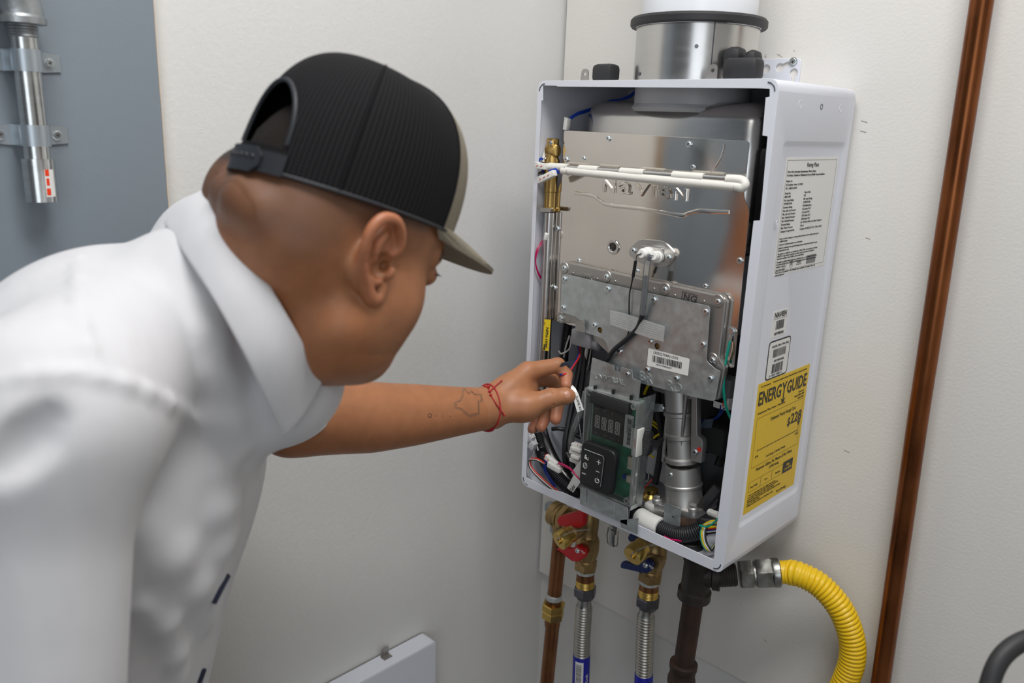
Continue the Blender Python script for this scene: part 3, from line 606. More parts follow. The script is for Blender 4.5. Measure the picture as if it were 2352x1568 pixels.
# ------------------------------------------------------------------ gas valve and mixing tube (cast aluminium)
VY = -.195
def vx(a, b, y=VY): return fy(a, b, y)
top = vx(1558, 888); bot = vx(1568, 1060); axv = (top - bot); Lv = axv.length; r0 = .0245
mb = MB(); ribs = []
def ribprof(L):
    pr = [(r0 * 1.08, 0), (r0 * 1.18, .002), (r0 * 1.18, .008), (r0 * 1.02, .011)]
    for h in (.075 / .15, ): pass
    for t in (.36, .66):
        pr += [(r0, L * t - .005), (r0 * 1.12, L * t - .003), (r0 * 1.12, L * t + .003), (r0, L * t + .005)]
    return pr + [(r0 * .96, L)]
lathe(mb, bot, axv, ribprof(Lv), 32)
X, Y, Z = frame(axv, (1, 0, 0))
for ang in (-PI / 2 - .75, -PI / 2 + .75):
    q = X * math.cos(ang) * r0 - Vector((0, math.sin(ang) * r0 * -1, 0))
    boxv(mb, (bot + top) / 2 + X * math.cos(ang) * r0 + Vector((0, math.sin(ang) * r0, 0)), (.0045, .006, Lv), bev=.001)
mt = mb.build('mixing_tube', M['cast'], H)
sp = roundpoly([(1587, 905), (1601, 910), (1607, 1003), (1620, 1014), (1621, 1022), (1614, 1064, .0), (1590, 1060)], 3)
plate_y('side_flange', [(1588, 902), (1600, 906), (1601, 1000), (1612, 1008, .004), (1614, 1018, .004), (1610, 1064), (1586, 1058)], VY - .016, .014, M['cast'], mt, r=.002, bev=.001)
screw(vx(1597, 1037, VY - .017), (0, -1, 0), mt); 
mb = MB(); lathe(mb, vx(1606, 1032, VY - .0168), YN, [(.004, 0), (.004, .0003), (0, .0003)], 10); mb.build('red_mark', M['redink'], mt)
plate_y('side_clip', [(1494, 926), (1522, 928), (1523, 945), (1494, 945)], VY - .02, .0015, M['galv'], mt, r=.001); screw(vx(1522, 937, VY - .021), YN, mt, SCREW_S)
plate_y('top_bracket', [(1496, 882), (1590, 905), (1590, 916), (1570, 918), (1500, 896)], VY - .012, .02, M['cast'], mt, r=.002, bev=.001)
b2 = vx(1572, 1168, -.20); t2 = vx(1568, 1068, -.20); L2 = (t2 - b2).length; r2 = .0315
mb = MB(); lathe(mb, b2, t2 - b2, [(r2 * 1.05, 0), (r2 * 1.05, L2 * .12), (r2, L2 * .16), (r2 * .98, L2 * .55), (r2 * 1.03, L2 * .56), (r2 * 1.03, L2 * .60), (r2 * .98, L2 * .62), (r2 * .93, L2), (r2 * .78, L2), (r2 * .74, L2 * .86)], 36)
gv = mb.build('gas_valve', M['cast'], H)
X, Y, Z = frame(t2 - b2, (1, 0, 0)); fl = roundpoly([(-.043, -.034), (.043, -.034), (.043, .040), (-.043, .040)], .010)
plate('valve_flange', fl, [], .012, b2 + Z * .012, X, Y, M['cast'], gv, bev=.002)
for u, v in [(-.036, -.028), (.036, -.028), (.036, .033), (-.036, .033)]:
    mb = MB(); p = b2 + X * u + Y * v + Z * .012; lathe(mb, p, Z, [(.0085, 0), (.0085, .006), (.006, .008)], 16); hexnut(mb, p + Z * .008, Z, .0062, .005); mb.build('flange_bolt', M['cast'], gv)
mb = MB(); q = vx(1541, 1090, -.228); lathe(mb, q + Vector((.012, .026, .002)), q - (q + Vector((.012, .026, .002))), [(.009, 0), (.009, .022), (.006, .024)], 18); mb.build('pressure_port', M['cast'], gv)
screw(q, Vector((-.4, -1, 0)), gv); mb = MB(); lathe(mb, q + Vector((.001, .001, .004)), (-.4, -1, 0), [(.005, 0), (.005, .001), (0, .001)], 10); mb.build('red_mark', M['redink'], gv)
pa = vx(1545, 1118, -.2325); text('cast_lettering', [('HONGTAI', (pa.x, pa.y, pa.z), (1, .1, -.12), (.1, 0, 1), .007), ('1042', (pa.x + .004, pa.y, pa.z - .009), (1, .1, -.12), (.1, 0, 1), .007)], M['cast'], gv, ext=.0006) if False else None
mb = MB(); bb = b2 - Z * .036; lathe(mb, bb, Z, [(.0205, 0), (.0205, .007), (.0185, .007), (.0185, .001)], 28); mb.build('white_collar', M['conn'], gv)
mb = MB(); lathe(mb, bb + Z * .007, Z, [(.0195, 0), (.0195, .032)], 28); mb.build('pink_collar', M['pink'], gv)
mb = MB(); lathe(mb, bb - Z * .012, Z, [(.013, 0), (.013, .014)], 20); mb.build('gas_nipple', M['frame'], gv)
plate_y('valve_plate', [(1527, 1155, .001), (1564, 1168, .003), (1561, 1213, .001), (1523, 1197, .001)], -.243, .0014, M['galv'], gv, holes=[(1545, 1187, .0022)])
# fan behind on the right
mb = MB(); c = vx(1642, 1080, -.13); lathe(mb, c, (.45, -1, .1), [(.070, -.03), (.070, .0), (.062, .006), (.058, .006), (.056, .012), (.040, .012), (.038, .02), (.014, .022), (0, .022)], 40); mb.build('fan_housing', M['black'], H)
mb = MB(); c = vx(1650, 1000, -.15); boxv(mb, c, (.055, .06, .05), bev=.006); mb.build('fan_motor', M['foam'], H)
plate_y('wire_tag', [(1617, 963), (1640, 961), (1634, 983), (1606, 983)], -.19, .0004, M['flagblue'], H, r=0)
wire('lead', wpx([(1599, 958, -.17), (1618, 965, -.18), (1642, 962, -.19), (1656, 950, -.2), (1664, 936, -.2)]), .0013, M['wdblue'], H)
wire('lead', wpx([(1655, 930, -.2), (1653, 948, -.2), (1640, 962, -.19)]), .0013, M['wdblue'], H)
mb = MB(); boxv(mb, vx(1663, 922, -.19), (.028, .02, .022), bev=.002); cn = mb.build('white_connector', M['conn'], H)
mb = MB(); quad(mb, vx(1661, 927, -.2005), (1, 0, 0), (0, 0, 1), -.001, -.005, .001, .005); mb.build('red_mark', M['redink'], cn, smooth=False)
mb = MB(); boxv(mb, vx(1668, 895, -.185), (.03, .03, .045), bev=.004); mb.build('terminal_block', M['greyplast'], H)
# green earth wire on the right
p = fy(1681, 760, PY); mb = MB(); lathe(mb, p, YN, [(.0075, 0), (.0075, .001), (.005, .0012), (.005, .004), (.003, .004)], 18); et = mb.build('earth_terminal', M['zinc'], H)
mb = MB(); boxv(mb, fy(1678, 778, PY - .003), (.005, .002, .014), bev=.0008); mb.build('lug', M['zinc'], et)
wire('earth_wire', wpx([(1677, 783, PY - .004), (1673, 800, PY - .006), (1664, 850, PY - .008), (1662, 895, PY - .006), (1668, 935, PY), (1680, 965, PY + .01)]), .0021, M['wgreen'], et, 8)
wire('earth_wire', wpx([(1683, 785, PY - .002), (1681, 805, PY - .004), (1674, 828, PY - .004)]), .0011, M['pink'], et)
# harness tube along the bottom right
def corr(name, pts, r, pitch, m, parent, n=16, amp=.13, sub=14):
    P = catmull(pts, sub); L = [0]
    for i in range(1, len(P)): L.append(L[-1] + (P[i] - P[i - 1]).length)
    cnt = max(4, int(L[-1] / pitch)); out = []; rs = []
    for k in range(cnt * 4 + 1):
        s = L[-1] * k / (cnt * 4); i = min(max(np.searchsorted(L, s), 1), len(L) - 1); t = (s - L[i - 1]) / max(L[i] - L[i - 1], 1e-9)
        out.append(P[i - 1].lerp(P[i], t)); rs.append(r * (1 - amp) if k % 4 == 0 else (r if k % 4 == 2 else r * (1 - amp * .35)))
    mb = MB(); sweep(mb, out, rs, n); return mb.build(name, m, parent, angle=80)
corr('corrugated_conduit', wpx([(1440, 1165, -.215), (1462, 1180, -.225), (1480, 1190, -.232)]), .0145, .004, M['black'], H)
mb = MB(); sweep(mb, wpx([(1471, 1188, -.232), (1494, 1201, -.24), (1519, 1212, -.244)]), .0172, 24); mb.build('white_sleeve', M['conn'], H)
corr('corrugated_conduit', wpx([(1516, 1212, -.244), (1540, 1222, -.245), (1565, 1228, -.244), (1590, 1224, -.240), (1612, 1214, -.232)]), .0148, .0036, M['black'], H)
wire('lead', wpx([(1525, 1231, -.262), (1540, 1238, -.262), (1565, 1242, -.26)]), .0015, M['wmag'], H)
for i, k in enumerate(['wyellow', 'wred', 'wdblue', 'wwhite', 'black']):
    wire('lead', wpx([(1612, 1212 + i * 3, -.235), (1628, 1211 + i * 3.2, -.24), (1650, 1209 + i * 3, -.245), (1662, 1207 + i * 3, -.24)]), .0019, M[k], H)
for i, k in enumerate(['wyellow', 'wwhite', 'wyellow']):
    wire('lead', wpx([(1614, 1208 - i, -.24), (1632, 1201 - i * 2, -.24), (1655, 1200 - i * 3, -.235)]), .0016, M[k], H)
for dx, k in ((0, 'wgreen'), (3, 'wyellow'), (7, 'wwhite'), (11, 'black')):
    wire('lead', wpx([(1613 + dx, 1208, -.245), (1609 + dx, 1225, -.25), (1612 + dx, 1245, -.25), (1622 + dx, 1262, -.248), (1632 + dx * .4, 1262, -.24), (1648, 1240, -.235)]), .0015, M[k], H)
wire('lead', wpx([(1606, 1206, -.25), (1625, 1209, -.252), (1645, 1195, -.25), (1662, 1172, -.245)]), .0015, M['wgreen'], H)
mb = MB(); q = fy(1626, 1216, -.247)
for a, b in ((1626, 1216), (1613, 1214)): p = fy(a, b, -.238); sweep(mb, [p + Vector((.001 * math.cos(t) * 2, .009 * math.sin(t), .011 * math.cos(t))) for t in np.linspace(0, 2 * PI, 18)], .0013, 6)
mb.build('cable_tie', M['black'], H)
mb = MB(); boxv(mb, fy(1512, 1165, -.20), (.04, .03, .012), Matrix.Rotation(.1, 3, 'Y'), bev=.002); cn = mb.build('white_connector', M['conn'], H)
mb = MB(); o = fy(1515, 1170, -.2165); sweep(mb, [o + Vector((-.003, 0, .001)), o + Vector((0, 0, -.002)), o + Vector((.005, 0, -.0015))], .0007, 4); mb.build('red_mark', M['redink'], cn)
mb = MB(); sweep(mb, [fy(1631, 1176, -.22), fy(1652, 1184, -.24)], .006, 10); mb.build('white_tube', M['conn'], H)
for a, b, y in ((1586, 1264, -.232), (1556, 1246, -.225), (1516, 1228, -.222)):
    p = fy(a, b, y); zt_ = max(p.z, .010); mb = MB(); lathe(mb, (p.x, p.y, .002), (0, 0, 1), [(.021, 0), (.021, zt_ * .4), (.018, zt_ * .5), (.018, zt_ - .002), (.015, zt_), (.012, zt_ - .002), (0, zt_ - .002)], 24); mb.build('grommet', M['rubber'], H)
# dark clutter behind the mixing tube
for pts, k, r in [([(1493, 962, -.16), (1510, 975, -.15), (1530, 990, -.14)], 'wyellow', .0022), ([(1490, 968, -.16), (1512, 985, -.15), (1532, 1000, -.14)], 'wyellow', .0018), ([(1495, 1010, -.17), (1512, 998, -.17), (1530, 994, -.16)], 'wyellow', .002), ([(1480, 905, -.17), (1487, 888, -.17), (1493, 880, -.17)], 'wyellow', .0026), ([(1476, 1052, -.18), (1488, 1044, -.18), (1502, 1050, -.17)], 'wyellow', .0016),
                  ([(1510, 880, -.17), (1512, 940, -.165), (1520, 1000, -.165), (1514, 1060, -.17), (1505, 1110, -.17)], 'black', .006), ([(1525, 960, -.16), (1518, 1000, -.16), (1522, 1040, -.16)], 'black', .004), ([(1470, 1130, -.18), (1482, 1118, -.18), (1498, 1100, -.175)], 'wred', .001),
                  ([(1478, 1075, -.17), (1490, 1090, -.17), (1486, 1105, -.17), (1474, 1100, -.17)], 'lgrey', .0008), ([(1625, 960, -.13), (1645, 990, -.13), (1660, 1030, -.14), (1650, 1070, -.15)], 'black', .007), ([(1600, 1180, -.2), (1625, 1150, -.2), (1650, 1120, -.19)], 'rubber', .010)]:
    wire('cable', wpx(pts), r, M[k], H, 8)
mb = MB(); boxv(mb, fy(1515, 1065, -.14), (.06, .02, .05), Matrix.Rotation(.3, 3, 'Y'), bev=.002); mb.build('inner_cover', M['lgrey'], H)
mb = MB(); lathe(mb, fy(1495, 1145, -.17), (0, 0, 1), [(.016, 0), (.018, .006), (.012, .012), (.012, .02)], 20); mb.build('brass_port', M['goldcap'], H)
# ------------------------------------------------------------------ left side of the works
wv = MB(); b0_ = wpx([(1262, 486, -.246)], .0165)[0]; t0_ = wpx([(1270, 322, -.246)], .0165)[0]; LV = (t0_ - b0_).length
lathe(wv, b0_, t0_ - b0_, [(.0105, 0), (.0122, .002), (.0122, .006), (.0105, .008), (.0105, LV * .28), (.0115, LV * .29), (.0115, LV * .50), (.0135, LV * .56), (.0140, LV * .72), (.010, LV * .78), (.010, LV * .98), (.008, LV)], 24)
q_ = b0_.lerp(t0_, .64); lathe(wv, q_ + Vector((0, .004, 0)), (.1, -1, .1), [(.0125, 0), (.0125, .012), (.0105, .015), (0, .015)], 22)
q_ = b0_.lerp(t0_, .86); lathe(wv, q_ + Vector((-.004, 0, 0)), (1, 0, 0), [(.0115, -.004), (.0115, .014), (.009, .016)], 20); boxv(wv, b0_.lerp(t0_, .98), (.022, .012, .012), bev=.003)
flow = wv.build('brass_flow_valve', M['brass'], H)
for a, b in [(1266, 328), (1262, 369), (1252, 365)]: screw(wpx([(a, b, -.2545)], .010)[0], (-.3, -1, .1), flow, SCREW_S, 'screw')
wire('lead', wpx([(1268, 336, -.215), (1257, 340, -.222), (1250, 356, -.224), (1247, 372, -.224)]), .0028, M['wwhite'], flow, 8); wire('lead', wpx([(1270, 340, -.215), (1262, 345, -.222), (1255, 360, -.224), (1252, 374, -.224)]), .0022, M['wwhite'], flow, 8)
wire('lead', wpx([(1250, 368, -.222), (1243, 364, -.225), (1237, 371, -.225), (1240, 380, -.222)]), .0019, M['wblue'], flow); wire('lead', wpx([(1246, 388, -.222), (1250, 400, -.215), (1256, 420, -.21), (1254, 440, -.205)]), .002, M['wdblue'], flow)
wire('lead', wpx([(1234, 388, -.235), (1236, 397, -.23), (1247, 396, -.225)]), .0014, M['black'], flow); wire('lead', wpx([(1245, 392, -.23), (1236, 400, -.238), (1234, 412, -.238)]), .0014, M['black'], flow)
plate_y('pipe_clip', [(1238, 476, .001), (1266, 479, .001), (1264, 488, .001), (1237, 485, .001)], -.266, .006, M['frame'], H)
# electrode heater tubes across the panel
tY = -.268
def tubeline(pts): return wpx(pts)
up = tubeline([(1262, 382, tY), (1306, 385, tY), (1700, 413, tY)]); lo = tubeline([(1292, 391, tY - .002), (1700, 431, tY - .002)])
mb = MB(); sweep(mb, [up[0], up[1], up[2]], .0050, 16); tube = mb.build('heater_tube', M['steel2'], H)
def band(a, b):
    mb = MB(); p = up[1].lerp(up[2], (a - 1306) / 394); q = up[1].lerp(up[2], (b - 1306) / 394); sweep(mb, [p, q], .0062, 16); mb.build('white_band', M['sleeve'], tube)
for a, b in [(1336, 1385), (1441, 1497), (1562, 1628)]: band(a, b)
mb = MB(); sweep(mb, [up[0], up[1] + Vector((-.001, 0, 0))], .0064, 16); mb.build('white_band', M['sleeve'], tube)
mb = MB(); bend = catmull([lo[0], lo[0].lerp(lo[1], .5), lo[1] + Vector((-.012, 0, .001)), fy(1702, 431, tY - .002), fy(1711, 424, tY - .001), fy(1706, 415, tY), fy(1690, 412, tY), fy(1670, 411, tY)], 8)
sweep(mb, bend, .0066, 16); mb.build('white_sleeving', M['sleeve'], tube)
for p in (up[1] + Vector((-.004, 0, 0)), lo[0] + Vector((.014, 0, -.001)), fy(1690, 430, tY - .002)):
    mb = MB(); sweep(mb, [p + Vector((.0004 * math.cos(t), .0068 * math.sin(t), .0068 * math.cos(t))) for t in np.linspace(0, 2 * PI, 18)], .0004, 5); mb.build('sleeve_tie', M['frame'], tube)
def conn(name, a, b, y, sx, sz, ang, marks=(), m='conn', mk='redink', sy=.010):
    p = fy(a, b, y); mb = MB(); Rm = Matrix.Rotation(ang, 3, 'Y'); boxv(mb, p, (sx, sy, sz), Rm, bev=.0012); boxv(mb, p + Rm @ Vector((-sx * .36, -sy * .1, sz * .42)), (sx * .28, sy * .8, sz * .3), Rm, bev=.0006); o = mb.build(name, M[m], H)
    for u in marks:
        k = MB(); c = p + Rm @ Vector((u * sx, -sy / 2 - .0003, 0)); sweep(k, [c + Rm @ Vector((-.0022, 0, -.0008)), c + Rm @ Vector((.0022, 0, .0008))], .0006, 4); k.build('red_mark', M[mk], o)
    return o
conn('white_connector', 1243, 381, -.276, .024, .0105, .03, (-.2, .2)); conn('white_connector', 1258, 383, -.266, .012, .010, .05)
conn('white_connector', 1256, 406, -.282, .040, .0105, -.42, (-.3, -.05, .2)); conn('white_connector', 1273, 395, -.272, .016, .010, -.38, m='wblue')
conn('white_connector', 1302, 285, -.235, .008, .020, .1)
for dz in (0, .003): wire('blue_lead', [p + Vector((0, 0, -dz if i < 3 else (dz if i == 3 else -dz))) for i, p in enumerate(wpx([(1302, 276, -.235), (1325, 260, -.215), (1352, 251, -.18), (1395, 237, -.13), (1440, 222, -.12), (1462, 208, -.115), (1485, 193, -.12)]))], .0017, M['wblue'], H, 8)
# tall left pipes
lp = MB(); sweep(lp, catmull(wpx(mn=.014, pl=[(1262, 488, -.250), (1257, 600, -.250), (1250, 760, -.250), (1244, 860, -.250), (1242, 950, -.250), (1250, 1000, -.21), (1272, 1052, -.215), (1300, 1092, -.21), (1320, 1110, -.2)]), 8), .0095, 18); hotp = lp.build('steel_pipe', M['steel2'], H)
lp = MB(); sweep(lp, catmull(wpx([(1271, 490, -.240), (1268, 600, -.240), (1262, 740, -.240), (1258, 850, -.240)]), 6), .0045, 12); lp.build('thin_pipe', M['steel2'], H)
p0 = fy(1252, 733, -.2625); lbp = plate_y('yellow_tag', [(1250, 733), (1265, 734), (1260, 806), (1246, 804)], -.2625, .0004, M['ylabel2'], H, r=.0005)
a = fy(1254, 750, -.263); d = (fy(1250, 800, -.263) - a).normalized(); text('tag_lettering', [('NPN-199K', a + Vector((-.0015, 0, 0)) + Vector((.002, 0, 0)), d, (-d.z, 0, d.x), .0088), ('T1', a + Vector((-.006, 0, .008)), d, (-d.z, 0, d.x), .005)], M['ink'], lbp, bold=.01)
mb = MB(); o = fy(1249, 799, -.2632); mb.add([o + Vector((-.003, 0, 0)), o + Vector((.004, 0, 0)), o + Vector((.0005, 0, -.004))], [(0, 1, 2)]); quad(mb, o, (1, 0, 0), (0, 0, 1), -.0005, 0, .0015, .008); mb.build('tag_arrow', M['ink'], lbp, smooth=False)
for dx in (0, 4): wire('magenta_lead', wpx([(1258 - dx, 543, -.222), (1238 - dx, 570, -.24), (1230, 600, -.245), (1238 - dx * .5, 628, -.235), (1254 - dx, 652, -.22)]), .0011, M['wmag'], H)
conn('white_connector', 1256, 543, -.258, .006, .012, .2)
corr('corrugated_conduit', wpx([(1306, 735, -.19), (1301, 770, -.19), (1296, 820, -.19), (1297, 850, -.19)]), .0085, .0035, M['black'], H, 12)
corr('corrugated_conduit', wpx([(1232, 985, -.225), (1242, 1025, -.23), (1250, 1055, -.235), (1270, 1085, -.238), (1300, 1115, -.235), (1330, 1140, -.23)]), .0125, .0036, M['black'], H)
for pts, k, r in [([(1308, 770, -.2), (1300, 795, -.205), (1295, 820, -.2)], 'wwhite', .0016), ([(1312, 772, -.2), (1308, 800, -.205), (1290, 812, -.215), (1283, 806, -.22)], 'wwhite', .0016), ([(1318, 890, -.2), (1326, 940, -.19), (1332, 985, -.185), (1336, 1010, -.18)], 'wwhite', .0010),
                  ([(1340, 790, -.18), (1330, 850, -.19), (1320, 900, -.2), (1308, 960, -.215), (1298, 1020, -.225), (1300, 1070, -.22), (1312, 1090, -.2)], 'black', .0058), ([(1345, 800, -.19), (1338, 870, -.2), (1328, 930, -.21), (1314, 985, -.225), (1306, 1040, -.22), (1318, 1090, -.21)], 'rubber', .0048), ([(1352, 790, -.19), (1344, 830, -.19), (1332, 870, -.18), (1320, 890, -.17)], 'steel2', .0055), ([(1358, 792, -.185), (1352, 835, -.185), (1342, 870, -.18)], 'steel2', .004),
                  ([(1268, 985, -.19), (1285, 984, -.19), (1305, 990, -.18), (1335, 1005, -.17)], 'black', .0042), ([(1300, 1035, -.15), (1318, 1028, -.15), (1335, 1024, -.15)], 'wwhite', .0015), ([(1222, 990, -.245), (1228, 1010, -.245), (1225, 1040, -.245), (1215, 1060, -.248), (1213, 1090, -.245), (1222, 1103, -.24)], 'wwhite', .0013),
                  ([(1330, 1110, -.25), (1322, 1085, -.235), (1312, 1060, -.23), (1302, 1040, -.225)], 'black', .004)]:
    wire('cable', wpx(pts), r, M[k], H, 10)
mb = MB(); sweep(mb, catmull(wpx([(1345, 900, -.23), (1338, 935, -.23), (1324, 970, -.23), (1312, 1010, -.228), (1314, 1060, -.222), (1322, 1100, -.215)]), 6), .0056, 12); mb.build('drain_tube', M['tube'], H)
mb = MB(); boxv(mb, fy(1355, 905, -.17), (.05, .02, .10), bev=.003); mb.build('inner_cover', M['greyplast'], H)
mb = MB(); boxv(mb, fy(1300, 900, -.10), (.09, .02, .16), bev=.003); mb.build('heat_shield', M['greyplast'], H)
for dx, k in ((0, 'black'), (2.2, 'wwhite'), (4.4, 'wred')):
    wire('lead', wpx([(1252, 1066 - dx * .4, -.268), (1235, 1058 - dx, -.268), (1218 + dx * .4, 1056 - dx * .6, -.266), (1215 + dx, 1068, -.264), (1228 + dx, 1088 - dx * .5, -.264), (1262 + dx, 1120 - dx, -.262), (1290 + dx, 1140 - dx, -.262), (1318, 1148 - dx, -.258)]), .0015, M[k], H, 8)
for dx in (0, 3): wire('lead', wpx([(1252 + dx, 1055, -.255), (1250 + dx, 1078, -.255), (1262 + dx, 1100, -.255), (1274 + dx, 1118, -.253)]), .0018, M['wdblue'], H, 8)
conn('white_connector', 1267, 1058, -.27, .028, .0095, .30, (-.2,)); conn('white_connector', 1258, 1051, -.268, .010, .0105, .30, m='red'); conn('white_connector', 1274, 1073, -.275, .030, .0095, .12)
for dx in (0, 3): wire('magenta_lead', wpx([(1283, 1062 + dx, -.272), (1296, 1067 + dx, -.276), (1310, 1076 + dx * .5, -.280), (1322, 1090, -.282), (1332, 1104, -.280), (1336, 1112, -.27)]), .0014, M['wmag'], H, 8)
for i, (nm, px, y) in enumerate([('paper_flag', [(1312, 1085), (1338, 1050), (1340, 1078), (1330, 1100)], -.275), ('paper_flag', [(1318, 1090), (1334, 1106), (1316, 1131), (1302, 1120)], -.286)]):
    fl = plate_y(nm, px, y, .0004, M['silver'], H, r=0)
a = fy(1321, 1124, -.2868); d = (fy(1313, 1112, -.2868) - a).normalized(); d = (fy(1322, 1110, -.2868) - fy(1311, 1122, -.2868)).normalized()
text('flag_lettering', [('APS', fy(1318, 1112, -.2868), -d, Vector((d.z, 0, -d.x)), .0095)], M['ink'], fl)
conn('grey_connector', 1219, 1006, -.262, .013, .014, .35, m='lgrey', sy=.012); conn('grey_connector', 1224, 1022, -.262, .014, .016, .35, m='lgrey', sy=.012)
wire('cable_tie', wpx([(1222, 990, -.255), (1229, 1005, -.256), (1236, 1034, -.254)]), .0013, M['paper'], H)
mb = MB()
for k in range(5): boxv(mb, fy(1326 - k * .6, 1022 + 9 * k, -.24 - .004 * (k % 2)), (.020 + .004 * (k % 3), .012, .0065), bev=.001)
ts = mb.build('terminal_strip', M['conn'], H)
k = MB(); lathe(k, fy(1327, 1022, -.247), YN, [(.001, 0), (.001, .0005), (0, .0005)], 6); k.build('red_mark', M['redink'], ts)
# wires held up to the hand, and the tag
HY = -.34
for dx, k in ((0, 'wdblue'), (3, 'wred')):
    wire('held_lead', [fy(1326 + dx, 790, -.21), fy(1330 + dx, 806, -.23), fy(1326 + dx, 822, -.27), at(1314 + dx * .6, 842, 1.335), at(1303 + dx * .6, 855, 1.312), at(1290 + dx * .4, 860, 1.305), at(1282, 858, 1.32)], .0016, M[k], H, 8)
for a in (1325, 1335): conn('crimp', a, 791, -.21, .005, .012, .15, m='greyplast', sy=.005)
o = at(1320, 828, 1.325); mb = MB(); q = [at(1320, 826, 1.325), at(1316, 838, 1.325), at(1284, 843, 1.300), at(1290, 833, 1.300)]
mb.add(q + [v + Vector((0, .0004, 0)) for v in q], [(0, 1, 2, 3), (7, 6, 5, 4), (0, 4, 5, 1), (1, 5, 6, 2), (2, 6, 7, 3), (3, 7, 4, 0)]); mb.build('dark_flag', M['flagblue'], H, smooth=False)
def strip3(name, L, Rr, m, parent):
    mb = MB(); n = len(L); nr = ((L[1] - L[0]).cross(Rr[0] - L[0])).normalized() * .0003
    vs = []
    for a, b in zip(L, Rr): vs += [a, b, a + nr, b + nr]
    fs = []
    for i in range(n - 1):
        k = 4 * i; fs += [(k, k + 1, k + 5, k + 4), (k + 2, k + 6, k + 7, k + 3), (k, k + 4, k + 6, k + 2), (k + 1, k + 3, k + 7, k + 5)]
    fs += [(0, 2, 3, 1), (4 * n - 4, 4 * n - 3, 4 * n - 1, 4 * n - 2)]; mb.add(vs, fs); return mb.build(name, m, parent)
Lf = [at(1311, 888, 1.285), at(1311, 898, 1.279), at(1315, 910, 1.277), at(1326, 947, 1.278)]; Rf = [at(1315, 884, 1.287), at(1322, 892, 1.282), at(1328, 903, 1.278), at(1341, 941, 1.278)]
ff = strip3('held_flag', Lf, Rf, M['silver'], H)
d = (Lf[3] - Lf[2]).normalized(); e = (Rf[3] - Lf[3]).normalized(); e = (e - d * e.dot(d)).normalized()
nf = d.cross(e)
text('flag_lettering', [('FLAME ROD', Lf[2] + e * .0042 + d * .001 + nf * .0008, d, e, .0054)], M['ink'], ff)
# ------------------------------------------------------------------ labels on the right side
SX = HW - REC
def sidep(a, b): p = on(a, b, 0, SX); return p.y, p.z
def slabel(name, y0, z0, y1, z1, m, r=.0008, lift=.0003): return plate(name, rrect((y0 + y1) / 2, (z0 + z1) / 2, y1 - y0, z1 - z0, r), [], lift, (SX + lift, 0, 0), (0, 1, 0), (0, 0, 1), m, H)
SYX, SZ = (0, 1, 0), (0, 0, 1)
def sp_(y, z, l=.00035): return (SX + l, y, z)
def rule(mb, y0, z0, y1, z1, l=.0005): quad(mb, (SX, 0, 0), SYX, SZ, y0, z0, y1, z1, lift=l)
def box_rule(mb, y0, z0, y1, z1, t=.0004):
    for a in ((y0, z0, y1, z0 + t), (y0, z1 - t, y1, z1), (y0, z0, y0 + t, z1), (y1 - t, z0, y1, z1)): rule(mb, *a)
rp = slabel('rating_plate', -.2155, .470, -.0415, .6415, M['paper'])
mb = MB(); box_rule(mb, -.212, .4755, -.046, .6375, .0006)
for y in (-.182, -.160):
    sweep(mb, [(SX + .0005, y + .0055 * math.cos(t), .4845 + .007 * math.sin(t)) for t in np.linspace(0, 2 * PI, 20)], .0003, 4)
rule(mb, -.110, .4785, -.078, .492); rule(mb, -.1845, .481, -.1795, .4825); rule(mb, -.1828, .481, -.1812, .489); rule(mb, -.163, .481, -.157, .489); rule(mb, -.144, .480, -.126, .4815); rule(mb, -.142, .4825, -.128, .487)
mb.build('label_border', M['greyink'], rp, smooth=False)
T = []
def tl(s, y, z, sz, al='LEFT', xs=1.0): T.append((s, sp_(y, z, .0005), SYX, SZ, sz, al, xs))
tl('Rating Plate', -.129, .6275, .0088, 'CENTER', .95)
tl('Direct Vent Automatic Instantaneous Water Heater', -.209, .6195, .0046, xs=.95)
tl('For Indoor, Outdoor or Manufactured home (Mobile Home) Installation', -.209, .6145, .0046, xs=.92)
for i, s in enumerate(('Navien, Inc.', '20 Goodyear, Irvine, CA 92618', 'TEL: 1-800-519-8794')): tl(s, -.209, .6065 - .0052 * i, .0042)
rows = [('Model No.', 'Type of Gas'), ('NPN-199K', 'NG'), ('Max. Input Rating', 'Min. Input Rating'), ('199,900 BTU/h', '17,000 BTU/h'), ('Recovery Rating', '228 Gallons/hour'), ('Max. inlet Gas Pressure', '10.5 inches W.C'), ('Min. inlet Gas Pressure', '3.5 inches W.C'), ('Max. Manifold Pressure', '-0.05 inches W.C'), ('Min. Manifold Pressure', '-0.80 inches W.C'), ('Electrical Rating', 'AC 120 Volts 60Hz, Less than 2 Amperes'), ('Max. Water Pressure', '150 psi'), ('Category & Approval No.', 'Category of ANSI Z21.10.3 - CSA 4.3-2017')]
for i, (a, b) in enumerate(rows): tl(a, -.209, .589 - .0050 * i, .0043); tl(b, -.147, .589 - .0050 * i, .0043)
para = ['If there is any flue venting, gas or venting problems which you need to satisfy, contact a gas or', 'a qualified manager.', '', 'Consult your installation manual for more information.', '', 'Suitable for combination water (potable) heating and space heating and not suitable for space', 'heating applications only.', '', 'This appliance is certified for use at altitudes up to 2000 ft. (10ft. or in accordance to the latest', 'ANSI Z21.13. If gas kitchen convertible to propane, locate the pressure. It is installed at', 'elevations to certified at above 2000 ft., please consult Navien.', '', 'The appliance must be installed in accordance with local codes, or, in the absence of local codes,', 'the National Fuel Gas Code, ANSI Z223.1/NFPA 54 and CSA B149.1 Natural Gas and Propane', 'installation Code.', '', 'FOR YOUR SAFETY', 'Do not store or use gasoline or other flammable vapors and liquids in the vicinity of this or any', 'other gas appliances.']
z = .5235
for s in para:
    if s: tl(s, -.209, z, .0037, xs=.93); z -= .0036
    else: z -= .0015
text('label_lettering', T, M['ink'], rp)
